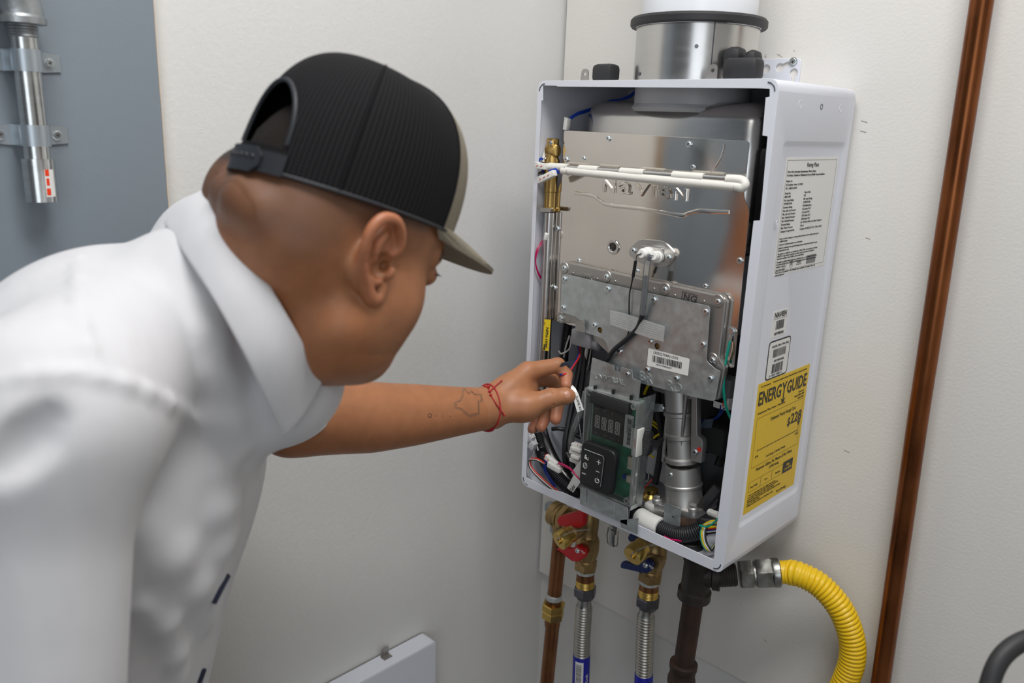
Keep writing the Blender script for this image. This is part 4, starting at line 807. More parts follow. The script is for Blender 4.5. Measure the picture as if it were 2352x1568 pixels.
nl = slabel('brand_sticker', -.198, .372, -.150, .414, M['paper']); mb = MB(); barcode(mb, (SX, 0, 0), SYX, SZ, -.186, .384, -.160, .398, 5, .0005); rule(mb, -.197, .4010, -.151, .4015); mb.build('barcode', M['ink'], nl, smooth=False)
text('label_lettering', [('NAVIEN', sp_(-.174, .4035, .0005), SYX, SZ, .0115, 'CENTER', .95), ('NP199KNA', sp_(-.173, .3755, .0005), SYX, SZ, .0062, 'CENTER')], M['ink'], nl, bold=.02)
by0, bz0 = sidep(1776, 864); by1, bz1 = sidep(1853, 838)[0], sidep(1853, 776)[1]
bl = slabel('barcode_sticker', -.200, .304, -.128, .367, M['ink'], .008); b2l = plate('white_field', rrect(-.164, .3355, .067, .058, .006), [], .0002, (SX + .0005, 0, 0), SYX, SZ, M['paper'], bl)
mb = MB(); barcode(mb, (SX, 0, 0), SYX, SZ, -.184, .339, -.142, .352, 11, .0007); barcode(mb, (SX, 0, 0), SYX, SZ, -.182, .313, -.146, .328, 12, .0007); mb.build('barcode', M['ink'], bl, smooth=False)
text('label_lettering', [('MODEL NPN-199K (NG)', sp_(-.190, .3555, .0007), SYX, SZ, .0052), ('NP199KNA00', sp_(-.178, .331, .0007), SYX, SZ, .0055), ('8  14254 11003  6', sp_(-.188, .308, .0007), SYX, SZ, .0055)], M['ink'], bl)
ey0, ez0, ey1, ez1 = -.219, .084, -.043, .3035
eg = slabel('energy_label', ey0, ez0, ey1, ez1, M['ylabel'], .0004, .0002)
T = []; EW = ey1 - ey0; EH = ez1 - ez0
def el(s, u, v, sz, al='LEFT', xs=1.0): T.append((s, sp_(ey0 + EW * u, ez0 + EH * v, .0004), SYX, SZ, sz, al, xs))
el('U.S. Government', .05, .965, .0045); el('Federal law prohibits removal of this label before consumer purchase.', .95, .965, .0042, 'RIGHT')
el('Instantaneous Water Heater - Natural Gas', .05, .765, .0052); el('Navien Inc.', .95, .795, .0048, 'RIGHT'); el('Model NPN-199K', .95, .770, .0048, 'RIGHT'); el('NPN-199K', .95, .745, .0048, 'RIGHT')
el('Estimated Yearly Energy Cost', .56, .672, .0085, 'CENTER', .85); el('$190', .095, .425, .0052); el('$228', .93, .445, .0052, 'RIGHT'); el('Cost Range of Similar Models', .5, .385, .0056, 'CENTER')
el('Maximum Gallons Per Minute of Hot Water', .5, .312, .0082, 'CENTER', .85); el('(GPM) Rating', .5, .275, .0068, 'CENTER', .9)
for s, u in (('Very Small', .14), ('Low', .37), ('Medium', .60)): el(s, u, .192, .0055, 'CENTER')
for i, s in enumerate(['* Your cost will depend on your utility rates and use.', 'Cost range based only on models of similar capacity fueled', 'by natural gas, instantaneous and gas water heaters.', 'Estimated operating cost based on a national average natural gas', 'cost of $1.09 per therm.', 'Estimated yearly hot water use: 84 gallons per day.']): el(s, .05, .132 - i * .0165, .0043)
el('ftc.gov/energy', .62, .025, .0062)
text('label_lettering', T, M['ink'], eg)
def eb(st, u0, u1, v0, v1): return (st, sp_(ey0 + EW * u0, ez0 + EH * v0, .0004), SYX, SZ, EW * (u1 - u0), EH * (v1 - v0))
fit_text('bold_lettering', [eb('ENERG', .035, .455, .830, .935), eb('Y', .465, .560, .830, .935), eb('GUIDE', .570, .965, .830, .935), eb('228', .735, .955, .560, .645), eb('$', .670, .725, .545, .625)], M['ink'], eg, bold=.022)
mb = MB(); box_rule(mb, ey0 + EW * .05, ez0 + EH * .355, ey0 + EW * .95, ez0 + EH * .735, .0005); rule(mb, ey0 + EW * .12, ez0 + EH * .475, ey0 + EW * .92, ez0 + EH * .480)
for u in (.12, .32, .52, .72, .918): rule(mb, ey0 + EW * u, ez0 + EH * .465, ey0 + EW * u + .0006, ez0 + EH * (.495 if u in (.12,) else .478))
rule(mb, ey0 + EW * .916, ez0 + EH * .475, ey0 + EW * .92, ez0 + EH * .535)
o = Vector(sp_(ey0 + EW * .915, ez0 + EH * .512, .0006)); mb.add([o, o + Vector((0, .0055, .010)), o + Vector((0, -.0055, .010))], [(0, 1, 2)])
o = Vector(sp_(ey0 + EW * .513, ez0 + EH * .765, .0006)); rule(mb, ey0 + EW * .503, ez0 + EH * .775, ey0 + EW * .523, ez0 + EH * .83); mb.add([o, o + Vector((0, .009, .011)), o + Vector((0, 0, .0065)), o + Vector((0, -.009, .011))], [(0, 1, 2, 3)])
for u in (.05, .26, .48): box_rule(mb, ey0 + EW * u, ez0 + EH * .165, ey0 + EW * (u + .22), ez0 + EH * .245, .0004)
rule(mb, ey0 + EW * .70, ez0 + EH * .160, ey0 + EW * .90, ez0 + EH * .255); mb.build('label_graphics', M['ink'], eg, smooth=False)
text('reversed_lettering', [('High', sp_(ey0 + EW * .80, ez0 + EH * .213, .0007), SYX, SZ, .0062, 'CENTER'), ('11.2 GPM', sp_(ey0 + EW * .80, ez0 + EH * .180, .0007), SYX, SZ, .0062, 'CENTER')], M['ylabel'], eg)
# ------------------------------------------------------------------ vent pipe, hanging bracket
mb = MB(); lathe(mb, (.223, -.14, HH + .0985), (0, 0, 1), [(.0905, 0), (.0905, CE - HH - .0985)], 56); tag(mb.build('flue_pipe', M['pvc']), 'fat white plastic flue pipe rising from the heater top', 'flue pipe')
p0 = fy(1715, 130, -.003); p1 = fy(1838, 133, -.003); pb = fy(1836, 190, -.003)
hb = root('hanging_bracket', 'white metal hanging bracket with keyhole slots screwed to the wall behind the heater', 'bracket', (p0.x, -.003, p0.z))
def pc(a, b, r): p = fy(a, b, -.0045); return circ(p.x, p.z, r, 16)
def slot(a, b, c, d, r1, r2):
    p = fy(a, b, -.0045); q = fy(c, d, -.0045); u = Vector((q.x - p.x, q.z - p.z)); L = u.length; u.normalize(); th = math.atan2(u.y, u.x); A = math.asin(min(1, r2 / r1)); out = []
    for k in range(13): a_ = th + A + (2 * PI - 2 * A) * k / 12; out.append((p.x + r1 * math.cos(a_), p.z + r1 * math.sin(a_)))
    for k in range(7): a_ = th - PI / 2 + PI * k / 6; out.append((q.x + r2 * math.cos(a_), q.z + r2 * math.sin(a_)))
    return out
bz = fy(1715, 131, -.0045)
plate('plate', roundpoly([(.06, .66, 0), (fy(1834, 200, -.0045).x, .66, 0), (fy(1840, 133, -.0045).x, fy(1840, 133, -.0045).z, .008), (.06, fy(1840, 133, -.0045).z, .008)], .004),
      [pc(1759, 158, .0070), slot(1790, 155, 1808, 147, .0070, .0036), slot(1822, 167, 1820, 184, .0070, .0034)], .003, (0, -.0035, 0), (1, 0, 0), (0, 0, 1), M['white'], hb, bev=.0006)
s = screw(fy(1822, 142, -.0035), YN, hb, screw_mesh('screw_large', .0058, .003, M['zinc']))
# ------------------------------------------------------------------ copper riser on the right
mb = MB(); a = fy(2261, 2, -.03); b = fy(2022, 1560, -.03); xx = (a.x + b.x) / 2
sweep(mb, [(xx - .012, -.03, FL), (xx + .012, -.03, -.45), (xx + .013, -.03, -.25), (xx - .002, -.03, .25), (xx - .014, -.03, .86), (xx - .03, -.03, CE)], .0152, 24)
tag(mb.build('copper_riser', M['copper2']), 'tall bare copper pipe running up the wall right of the heater', 'pipe')
# ------------------------------------------------------------------ valves under the heater
def valve(label, cx, cxb, cap_px, hpx_low, hpx_up, hm, vy, lower_px, grp):
    T = fy(*cx, vy); Bt = fy(*cxb, vy); p = root('isolation_valve', label, 'valve', Bt)
    ax = (T - Bt); L = ax.length; s = 1.0
    mb = MB(); lathe(mb, Bt, ax, [(.019, 0), (.021, .003), (.021, .022), (.0195, .024), (.0225, .032), (.0245, .042), (.0245, .066), (.0215, .075), (.019, .082), (.0205, .095), (.0205, .12), (.0185, .125), (.0185, L)], 28)
    c = fy(*cap_px, vy - .075); j = Bt + ax * (.108 / L if L > .108 else .8); dirc = (j - c).normalized()
    lathe(mb, c, dirc, [(.0145, .03), (.0165, .034), (.0165, .050), (.014, .054), (.014, (j - c).length)], 24); body_ = mb.build('body', M['bronze'], p)
    hexnut(MB(), Bt - ax.normalized() * .001, ax, .0245, .020).build('hex_base', M['bronze'], body_)
    mb = MB(); lathe(mb, c, dirc, [(0, -.004), (.006, -.004), (.006, 0), (.0185, .0), (.0195, .003), (.0195, .018), (.0175, .020), (.0175, .031)], 32); cp_ = mb.build('drain_cap', M['goldcap'], p)
    mb = MB(); sweep(mb, catmull([c + Vector((0, -.004, 0)), c + Vector((.006, -.006, .012)), c + Vector((.022, .012, .026)), c + Vector((.045, .04, .03))], 6), .0016, 6); mb.build('cap_strap', M['tube'], cp_)
    for nm, px, y in (('handle', hpx_low, vy - .040), ('handle', hpx_up, vy - .045)):
        h = plate_y(nm, px, y, .013, M[hm], p, r=.004, bev=.003)
        q = px[-1]; return_ = None
    u = hpx_low[4]; sc = fy(u[0] - 14, u[1] + 2, vy - .0405); screw(sc, YN, p)
    text('handle_marking', [('90F', fy(u[0] - 8, u[1] + 4, vy - .0404), (1, 0, -.3), (.3, 0, 1), .008)], M['paper'], p)
    mb = MB(); q = fy(hpx_low[4][0] + 2, hpx_low[4][1] - 6, vy - .027); lathe(mb, q, (0, 1, 0), [(.014, 0), (.011, .01), (.011, .03)], 18); q = fy(hpx_up[3][0] - 12, hpx_up[3][1] - 14, vy - .03); lathe(mb, q, (0, 1, 0), [(.014, 0), (.011, .01), (.011, .03)], 18); mb.build('stem', M['bronze'], body_)
    return Bt
VYH = -.13
hotB = valve('brass service valve with red lever handles at the heater hot outlet', (1357, 1140), (1345, 1306), (1284, 1243), [(1275, 1261), (1292, 1256), (1312, 1262), (1324, 1251), (1341, 1262), (1343, 1279), (1328, 1290), (1314, 1290)], [(1277, 1197), (1283, 1186), (1332, 1172), (1341, 1177), (1341, 1207), (1330, 1213), (1310, 1210), (1284, 1209)], 'red', VYH, None, 'heater service valves')
coldB = valve('brass service valve with blue lever handles at the heater cold inlet', (1513, 1200), (1492, 1330), (1452, 1278), [(1424, 1295), (1428, 1290), (1462, 1298), (1484, 1284), (1497, 1296), (1494, 1312), (1482, 1318), (1424, 1305)], [(1440, 1236), (1444, 1226), (1470, 1232), (1492, 1238), (1492, 1246), (1478, 1250), (1460, 1242), (1446, 1246)], 'blue', VYH, None, 'heater service valves')
def connector(label, top, pts, ncorr, tagpx, vy, lab):
    p = root('flexible_connector', label, 'hose', fy(*pts[-1], vy))
    P = [top] + [fy(*q, vy) for q in pts]; ax = (P[1] - P[0])
    mb = MB(); lathe(mb, P[0] + Vector((0, 0, .008)), P[1] - P[0], [(.0195, 0), (.0195, .010), (.0185, .011), (.0185, (P[1] - P[0]).length)], 24); ad = mb.build('copper_adapter', M['copper'], p)
    mb = MB(); lathe(mb, P[0] + Vector((0, 0, .002)), P[1] - P[0], [(.0196, 0), (.0199, .006), (.0193, .010)], 24); mb.build('solder_ring', M['solder'], ad)
    mb = MB(); L = (P[1] - P[0]).length
    lathe(mb, P[1] - ax.normalized() * .016, ax, [(.0193, 0)] + [(.0198 - .0008 * (k % 2), .0015 * k) for k in range(1, 12)], 24); mb.build('thread', M['goldcap'], ad)
    mb = MB(); hexnut(mb, P[1], P[2] - P[1], .0245, (P[2] - P[1]).length); lathe(mb, P[2] - (P[2] - P[1]).normalized() * .002, P[2] - P[1], [(.021, 0), (.018, .008), (.016, .008)], 20); mb.build('nut', M['nut'], p)
    mb = MB(); lathe(mb, P[2], P[3] - P[2], [(.0145, 0), (.0145, (P[3] - P[2]).length * .8), (.0165, (P[3] - P[2]).length)], 24); mb.build('neck', M['nutsteel'], p)
    corr('hose', P[3:], .0178, .0062, M['ribsteel'], p, 24, .12)
    e = P[-2]; f = P[-1]; mb = MB(); lathe(mb, e, f - e, [(.0180, 0), (.0184, .001), (.0184, (f - e).length)], 28); tg = mb.build('blue_wrap', M['tagblue'], p)
    mb = MB(); X = Vector((.713, .70, 0)); dn = (e - f).normalized(); L = (f - e).length; nn = 8
    a0, a1 = (-.85, .15) if lab else (-.7, .5)
    if lab:
        vs = []
        for k in range(nn + 1):
            t = a0 + (a1 - a0) * k / nn; d = X * math.sin(t) + Vector((.70, -.713, 0)) * math.cos(t)
            for h in (.008, min(L, .085) ): vs.append(e - dn * h + d * .0186)
        mb.add(vs, [(2 * k, 2 * k + 1, 2 * k + 3, 2 * k + 2) for k in range(nn)]); wl = mb.build('white_label', M['paper'], tg, angle=80)
        mb = MB(); rnd = random.Random(4); h = .014
        while h < min(L, .075):
            wd = rnd.choice((.0006, .001, .0016)); vs = []
            for k in range(nn + 1):
                t = a0 + .12 + (a1 - a0 - .34) * k / nn; d = X * math.sin(t) + Vector((.70, -.713, 0)) * math.cos(t); vs += [e - dn * h + d * .0188, e - dn * (h + wd) + d * .0188]
            mb.add(vs, [(2 * k, 2 * k + 1, 2 * k + 3, 2 * k + 2) for k in range(nn)]); h += wd + rnd.choice((.0008, .0013))
        mb.build('barcode', M['ink'], wl)
        t = .75; d = X * math.sin(t) + Vector((.70, -.713, 0)) * math.cos(t); tx = X * math.cos(t) - Vector((.70, -.713, 0)) * math.sin(t)
        text('wrap_lettering', [('BrassCraft', e - dn * .080 + d * .0188, dn, -tx, .010)], M['paper'], tg)
    else:
        d = Vector((.70, -.713, 0)); text('wrap_lettering', [('UL c', e - dn * .02 - X * .009 + d * .0188, X, dn, .011), ('NSF', e - dn * .034 - X * .009 + d * .0188, X, dn, .011)], M['paper'], tg)
connector('ribbed steel flexible hose with blue wrap and barcode under the red-handled valve', hotB, [(1344, 1346), (1344, 1366), (1342, 1390), (1338, 1450), (1336, 1502), (1333, 1600)], 0, None, VYH, True)
connector('ribbed steel flexible hose with blue wrap under the blue-handled valve', coldB, [(1489, 1368), (1488, 1389), (1484, 1412), (1481, 1480), (1479, 1546), (1475, 1640)], 0, None, VYH, False)
# relief valve outlet and drain pipe on the left
RY = -.105
rp_ = root('relief_drain', 'aged copper drain pipe with brass union below the brass relief fitting', 'pipe', fy(1255, 1568, RY))
mb = MB(); c = fy(1272, 1176, RY); lathe(mb, c, (1, -.05, -.05), [(.019, 0), (.0275, .001), (.0275, .016), (.0255, .018), (.0255, .024), (.021, .026), (.021, .085)], 32); rf = mb.build('relief_fitting', M['bronze'], rp_); mb = MB(); hexnut(mb, c + Vector((.025, 0, 0)), (1, -.05, -.05), .0285, .016); mb.build('hex_band', M['bronze'], rf)
mb = MB(); lathe(mb, fy(1291, 1180, RY), (0, 0, -1), [(.022, 0), (.022, .03), (.019, .034), (.019, .05)], 24); mb.build('elbow', M['bronze'], rf)
def vseg(px0, px1, prof_r, m, nm, n=24):
    a, b = fy(*px0, RY), fy(*px1, RY); mb = MB(); lathe(mb, a, b - a, [(r, (b - a).length * t) for r, t in prof_r], n); return mb.build(nm, m, rp_)
vseg((1288, 1215), (1273, 1372), [(.0158, 0), (.0158, 1)], M['copper'], 'pipe')
vseg((1273, 1362), (1272, 1374), [(.0165, 0), (.0185, .4), (.0182, 1)], M['solder'], 'solder_ring')
vseg((1272, 1370), (1271, 1400), [(.0178, 0), (.0178, 1)], M['copper'], 'pipe')
a, b = fy(1272, 1384, RY), fy(1271, 1398, RY); mb = MB(); hexnut(mb, a, b - a, .0265, .018); hexnut(mb, a + (b - a).normalized() * .018, b - a, .0255, .020, (1, 0, 0)); mb.build('union', M['goldcap'], rp_)
vseg((1270, 1414), (1268, 1440), [(.0178, 0), (.0178, .75), (.016, 1)], M['copper'], 'pipe')
vseg((1269, 1438), (1249, 1640), [(.0158, 0), (.0158, 1)], M['copper'], 'pipe')
mb = MB(); q = fy(1266, 1165, -.012); boxv(mb, q, (.024, .02, .02), bev=.002); boxv(mb, fy(1270, 1200, -.003), (.014, .004, .05), bev=.001); mb.build('wall_clip', M['strap'], rp_)
# toggle latch under the heater
lt = MB(); LY = -.205
boxv(lt, fy(1407, 1214, LY), (.018, .003, .020), bev=.001); boxv(lt, fy(1405, 1236, LY - .003), (.013, .0015, .032), bev=.0005)
sweep(lt, [fy(a, b, LY - .001) for a, b in [(1397, 1210), (1394, 1228), (1395, 1245), (1400, 1251), (1416, 1254), (1418, 1250), (1420, 1220)]], .0014, 6); lt.build('toggle_latch', M['nutsteel'], H)
# ------------------------------------------------------------------ gas line
GYY = -.165
g = root('gas_pipe', 'black iron gas pipe with a tee below the heater right corner', 'gas pipe', fy(1575, 1535, GYY))
gx = fy(1596, 1350, GYY).x; c0 = fy(1602, 1322, GYY); c0.x = gx; c1 = fy(1594, 1366, GYY); cd_ = fy(1571, 1520, GYY)
mb = MB(); lathe(mb, (gx, GYY, -.002), (0, 0, -1), [(.0165, 0), (.0165, .05)], 20); mb.build('nipple', M['iron'], g)
dn = (cd_ - c1).normalized(); tT = c1 - dn * .085
mb = MB(); lathe(mb, tT, dn, [(.024, 0), (.028, .002), (.028, .014), (.0255, .018), (.0255, .070), (.0295, .074), (.0295, .090), (.026, .093)], 32)
E1 = fy(1655, 1321, -.148); E2 = fy(1791, 1314, -.088); bd = (E2 - E1).normalized(); bo = tT + dn * .038
lathe(mb, bo, E1 - bo, [(.023, 0), (.023, (E1 - bo).length - .014), (.0275, (E1 - bo).length - .012), (.0275, (E1 - bo).length)], 28); mb.build('tee', M['iron'], g)
LB = (E2 - E1).length
mb = MB(); lathe(mb, E1 - bd * .004, bd, [(.0195, 0)] + [(.0195 + .0009 * (k % 2), .003 + .0022 * k) for k in range(int((LB * .30) / .0022))] + [(.0185, LB * .31)], 24); mb.build('threaded_nipple', M['iron'], g)
mb = MB(); lathe(mb, c1 - dn * .004, dn, [(.0185, 0), (.0185, (cd_ - c1).length + .004)], 28); mb.build('pipe', M['rust'], g)
mb = MB(); lathe(mb, cd_, dn, [(.021, 0), (.0255, .002), (.0255, .012), (.0235, .015), (.0235, .032), (.0255, .035), (.0255, .045), (.021, .047)], 28); mb.build('coupling', M['rust'], g)
mb = MB(); lathe(mb, cd_ + dn * .045, dn, [(.0185, 0), (.0185, .25)], 24); mb.build('pipe', M['rust'], g)
gh = root('gas_hose', 'yellow ribbed gas hose curving down the wall from steel nuts', 'gas hose', fy(1938, 1568, -.05))
mb = MB(); hexnut(mb, E1 + bd * LB * .31, bd, .0265, LB * .245, (0, 0, 1)); mb.build('nut', M['nutsteel'], gh)
mb = MB(); lathe(mb, E1 + bd * LB * .54, bd, [(.021, 0), (.021, LB * .07)], 24); mb.build('groove', M['nutsteel'], gh)
mb = MB(); hexnut(mb, E1 + bd * LB * .585, bd, .0275, LB * .29, (0, 0, 1)); lathe(mb, E1 + bd * LB * .87, bd, [(.0245, 0), (.0255, .002), (.0255, LB * .11), (.0235, LB * .13)], 32); mb.build('nut', M['nutsteel'], gh)
mb = MB(); sweep(mb, [E2 - bd * .01, E2 + bd * .02], .0198, 24); mb.build('collar', M['yellow'], gh)
corr('hose', [E2 + bd * .014, fy(1840, 1320, -.078), fy(1885, 1345, -.068), fy(1930, 1397, -.058), fy(1955, 1460, -.05), fy(1957, 1515, -.047), fy(1940, 1568, -.047), fy(1912, 1630, -.047), fy(1880, 1720, -.047)], .0222, .0072, M['yellow'], gh, 28, .13, 12)
# ------------------------------------------------------------------ things on the left wall
GX = XL + .018
pb_ = root('plywood_backboard', 'grey painted plywood board with bare layered edge on the left wall', 'board', (GX, -2, FL))
mb = MB(); boxv(mb, (XL + .009, (-3.5 - .8445) / 2, (FL + .02 + CE) / 2), (.018, 3.5 - .8445, CE - FL - .02)); mb.build('painted_face', M['grey'], pb_, smooth=False)
mb = MB(); boxv(mb, (XL + .0088, -.8440, (FL + .02 + CE) / 2), (.0172, .0012, CE - FL - .02)); mb.build('bare_edge', M['ply'], pb_, smooth=False)
CX = GX + .027
def cpt(a, b): return on(a, b, 0, CX)
ca, cb_ = cpt(46, 20), cpt(92, 462)
yy = .5 * (cpt(62, 200).y + cpt(76, 330).y) + .003; ztop = cpt(62, 62).z; zb = cpt(92, 462).z
cw = mpp(0, 0, 0); 
cdt = root('conduit', 'galvanised conduit stub with coupling and red-striped sticker on the grey board', 'conduit', (CX, yy, zb))
px_m = float((CX - CAM[0]) / ray(70, 250)[0]) / FPX
rc_ = 28 * px_m
mb = MB(); lathe(mb, (CX, yy, cpt(88, 362).z - .004), (0, 0, 1), [(rc_, 0), (rc_, cpt(50, 90).z - cpt(88, 362).z + .02)], 28); mb.build('tube', M['galvpipe'], cdt)
mb = MB(); z0 = cpt(50, 86).z; lathe(mb, (CX, yy, z0), (0, 0, 1), [(rc_ * 1.04, 0)] + [(rc_ * (1.10 if k % 2 else 1.04), .0016 * k) for k in range(1, 14)] + [(rc_ * 1.04, .024)], 28); mb.build('thread', M['elbowzinc'], cdt)
mb = MB(); z1 = cpt(52, 57).z; lathe(mb, (CX, yy, z1), (0, 0, 1), [(rc_ * 1.3, 0), (rc_ * 1.78, .001), (rc_ * 1.78, .008), (rc_ * 1.62, .011)], 32)
sweep(mb, catmull([(CX, yy, z1 + .006), (CX, yy - .001, z1 + .02), (CX + .002, yy - .012, z1 + .042), (CX + .002, yy - .05, z1 + .055), (CX + .002, yy - .085, z1 + .055)], 5), rc_ * 1.6, 24); mb.build('elbow', M['elbowzinc'], cdt)
mb = MB(); z2 = cpt(86, 364).z; lathe(mb, (CX, yy, zb), (0, 0, 1), [(rc_ * 1.05, .0), (rc_ * 1.24, 0), (rc_ * 1.24, z2 - zb), (rc_ * 1.0, z2 - zb)], 36); cpl = mb.build('coupling', M['galvpipe'], cdt)
def curl(name, a0, a1, h0, h1, r, m, par):
    mb = MB(); vs = []; nn = 6
    for k in range(nn + 1):
        t = a0 + (a1 - a0) * k / nn; d = Vector((.70, -.713, 0)) * math.cos(t) + Vector((.713, .70, 0)) * math.sin(t)
        for h in (h0, h1): vs.append(Vector((CX, yy, h)) + d * r)
    mb.add(vs, [(2 * k, 2 * k + 2, 2 * k + 3, 2 * k + 1) for k in range(nn)]); return mb.build(name, m, par, angle=80)
hA, hB = cpt(115, 445).z, cpt(115, 387).z
cs = curl('sticker', .80, 1.45, hA - .002, hB, rc_ * 1.255, M['paper'], cpl)
curl('red_stripe', .84, 1.10, hA, hA + (hB - hA) * .27, rc_ * 1.27, M['orange'], cs); curl('red_stripe', .84, 1.10, hB - (hB - hA) * .25, hB, rc_ * 1.27, M['orange'], cs); curl('red_stripe', .88, 1.07, hA + (hB - hA) * .38, hA + (hB - hA) * .66, rc_ * 1.27, M['orange'], cs)
def strapp(zc, lab):
    p = root('conduit_strap', lab, 'strap', (GX, yy, zc), 'straps on the conduit'); hz = .0125
    path = [(GX + .0015, yy - rc_ - .030), (GX + .0015, yy - rc_ - .004)] + [(CX + (rc_ + .0012) * math.sin(t), yy - (rc_ + .0012) * math.cos(t)) for t in np.linspace(-.35, PI + .35, 16)] + [(GX + .0015, yy + rc_ + .004), (GX + .0015, yy + rc_ + .030)]
    mb = MB(); vs = []; k = len(path); 
    for i, (x, y) in enumerate(path):
        a = Vector(path[max(i - 1, 0)]); b = Vector(path[min(i + 1, k - 1)]); t = (b - a).normalized(); nn = Vector((t.y, -t.x)) * .0011; nn = nn if (Vector((x, y)) + nn - Vector((GX - .05, yy))).length > (Vector((x, y)) - nn - Vector((GX - .05, yy))).length else -nn
        hh = hz * (.8 if i in (0, k - 1) else 1)
        vs += [(x, y, zc - hh), (x, y, zc + hh), (x + nn.x, y + nn.y, zc + hh), (x + nn.x, y + nn.y, zc - hh)]
    fs = []
    for i in range(k - 1):
        for j in range(4): fs.append((4 * i + j, 4 * i + (j + 1) % 4, 4 * i + 4 + (j + 1) % 4, 4 * i + 4 + j))
    fs += [(0, 1, 2, 3), (4 * k - 4, 4 * k - 3, 4 * k - 2, 4 * k - 1)]; mb.add(vs, fs); mb.build('band', M['strap'], p, angle=30)
    for s in (-1, 1): screw((GX + .0026, yy + s * (rc_ + .017), zc), (1, 0, 0), p, screw_big)
screw_big = screw_mesh('strap_screw', .0048, .005, M['zinc'])
strapp(cpt(75, 140).z, 'upper zinc strap holding the galvanised conduit to the grey board'); strapp(cpt(85, 311).z, 'lower zinc strap holding the galvanised conduit just above its coupling')
# white enclosure low on the left wall
EX = -.142; ct_ = on(994, 1476, 0, EX); ye = ct_.y + .012; zt = -.379
en = root('enclosure', 'white rounded metal enclosure cover low on the left wall', 'enclosure', (EX, ye - .2, zt - .5))
pr = rrect(ye - .20, zt - .27, .40, .54, .014); n = len(pr); mb = MB(); vs = []
for x, off in [(XL + .004, 0), (EX - .004, 0), (EX - .001, -.0015), (EX, -.005)]:
    for y, z in pr: vs.append((x, y + (off if y > ye - .2 else -off), z + (off if z > zt - .27 else -off)))
fs = [(i * n + k, (i + 1) * n + k, (i + 1) * n + (k + 1) % n, i * n + (k + 1) % n) for i in range(3) for k in range(n)] + [tuple(range(3 * n, 4 * n))]
mb.add(vs, fs); mb.build('cover', M['white'], en)
q = on(884, 1494, 0, XL + .012); hz = zt
plate('latch_tab', [(q.y + a, zt + b) for a, b in roundpoly([(-.010, .0, 0), (.010, .0, 0), (.0095, .020, .006), (-.0095, .020, .006)], .006)], [circ(q.y, zt + .011, .003, 10)], .0014, (XL + .012, 0, 0), (0, 1, 0), (0, 0, 1), M['frame'], en)
mb = MB(); boxv(mb, (XL + .018, q.y, zt + .0012), (.012, .020, .0014))
for s in (-.006, .006): lathe(mb, (XL + .019, q.y + s, zt + .0015), (0, 0, 1), [(.0034, 0), (.0034, .0012), (.0016, .0012)], 10)
mb.build('latch_foot', M['frame'], en)
# black hose loop close to the camera
mb = MB(); cpx = [(2270, 2300, .72), (2268, 1900, .74), (2266, 1640, .75), (2274, 1568, .755), (2300, 1510, .76), (2345, 1474, .765), (2400, 1462, .77), (2455, 1480, .78), (2490, 1540, .785), (2500, 1650, .79), (2500, 1900, .80)]
P = [at(*q) for q in cpx]; lo_ = Vector((P[0].x, P[0].y, FL + .012)); l2 = Vector((P[-1].x, P[-1].y, FL + .012))
sweep(mb, catmull([lo_, (lo_ + P[1]) / 2] + P[1:] + [l2], 8), .0088, 16); tag(mb.build('black_hose', M['rubber']), 'black rubber hose loop at the lower right edge, blurred and close', 'hose')
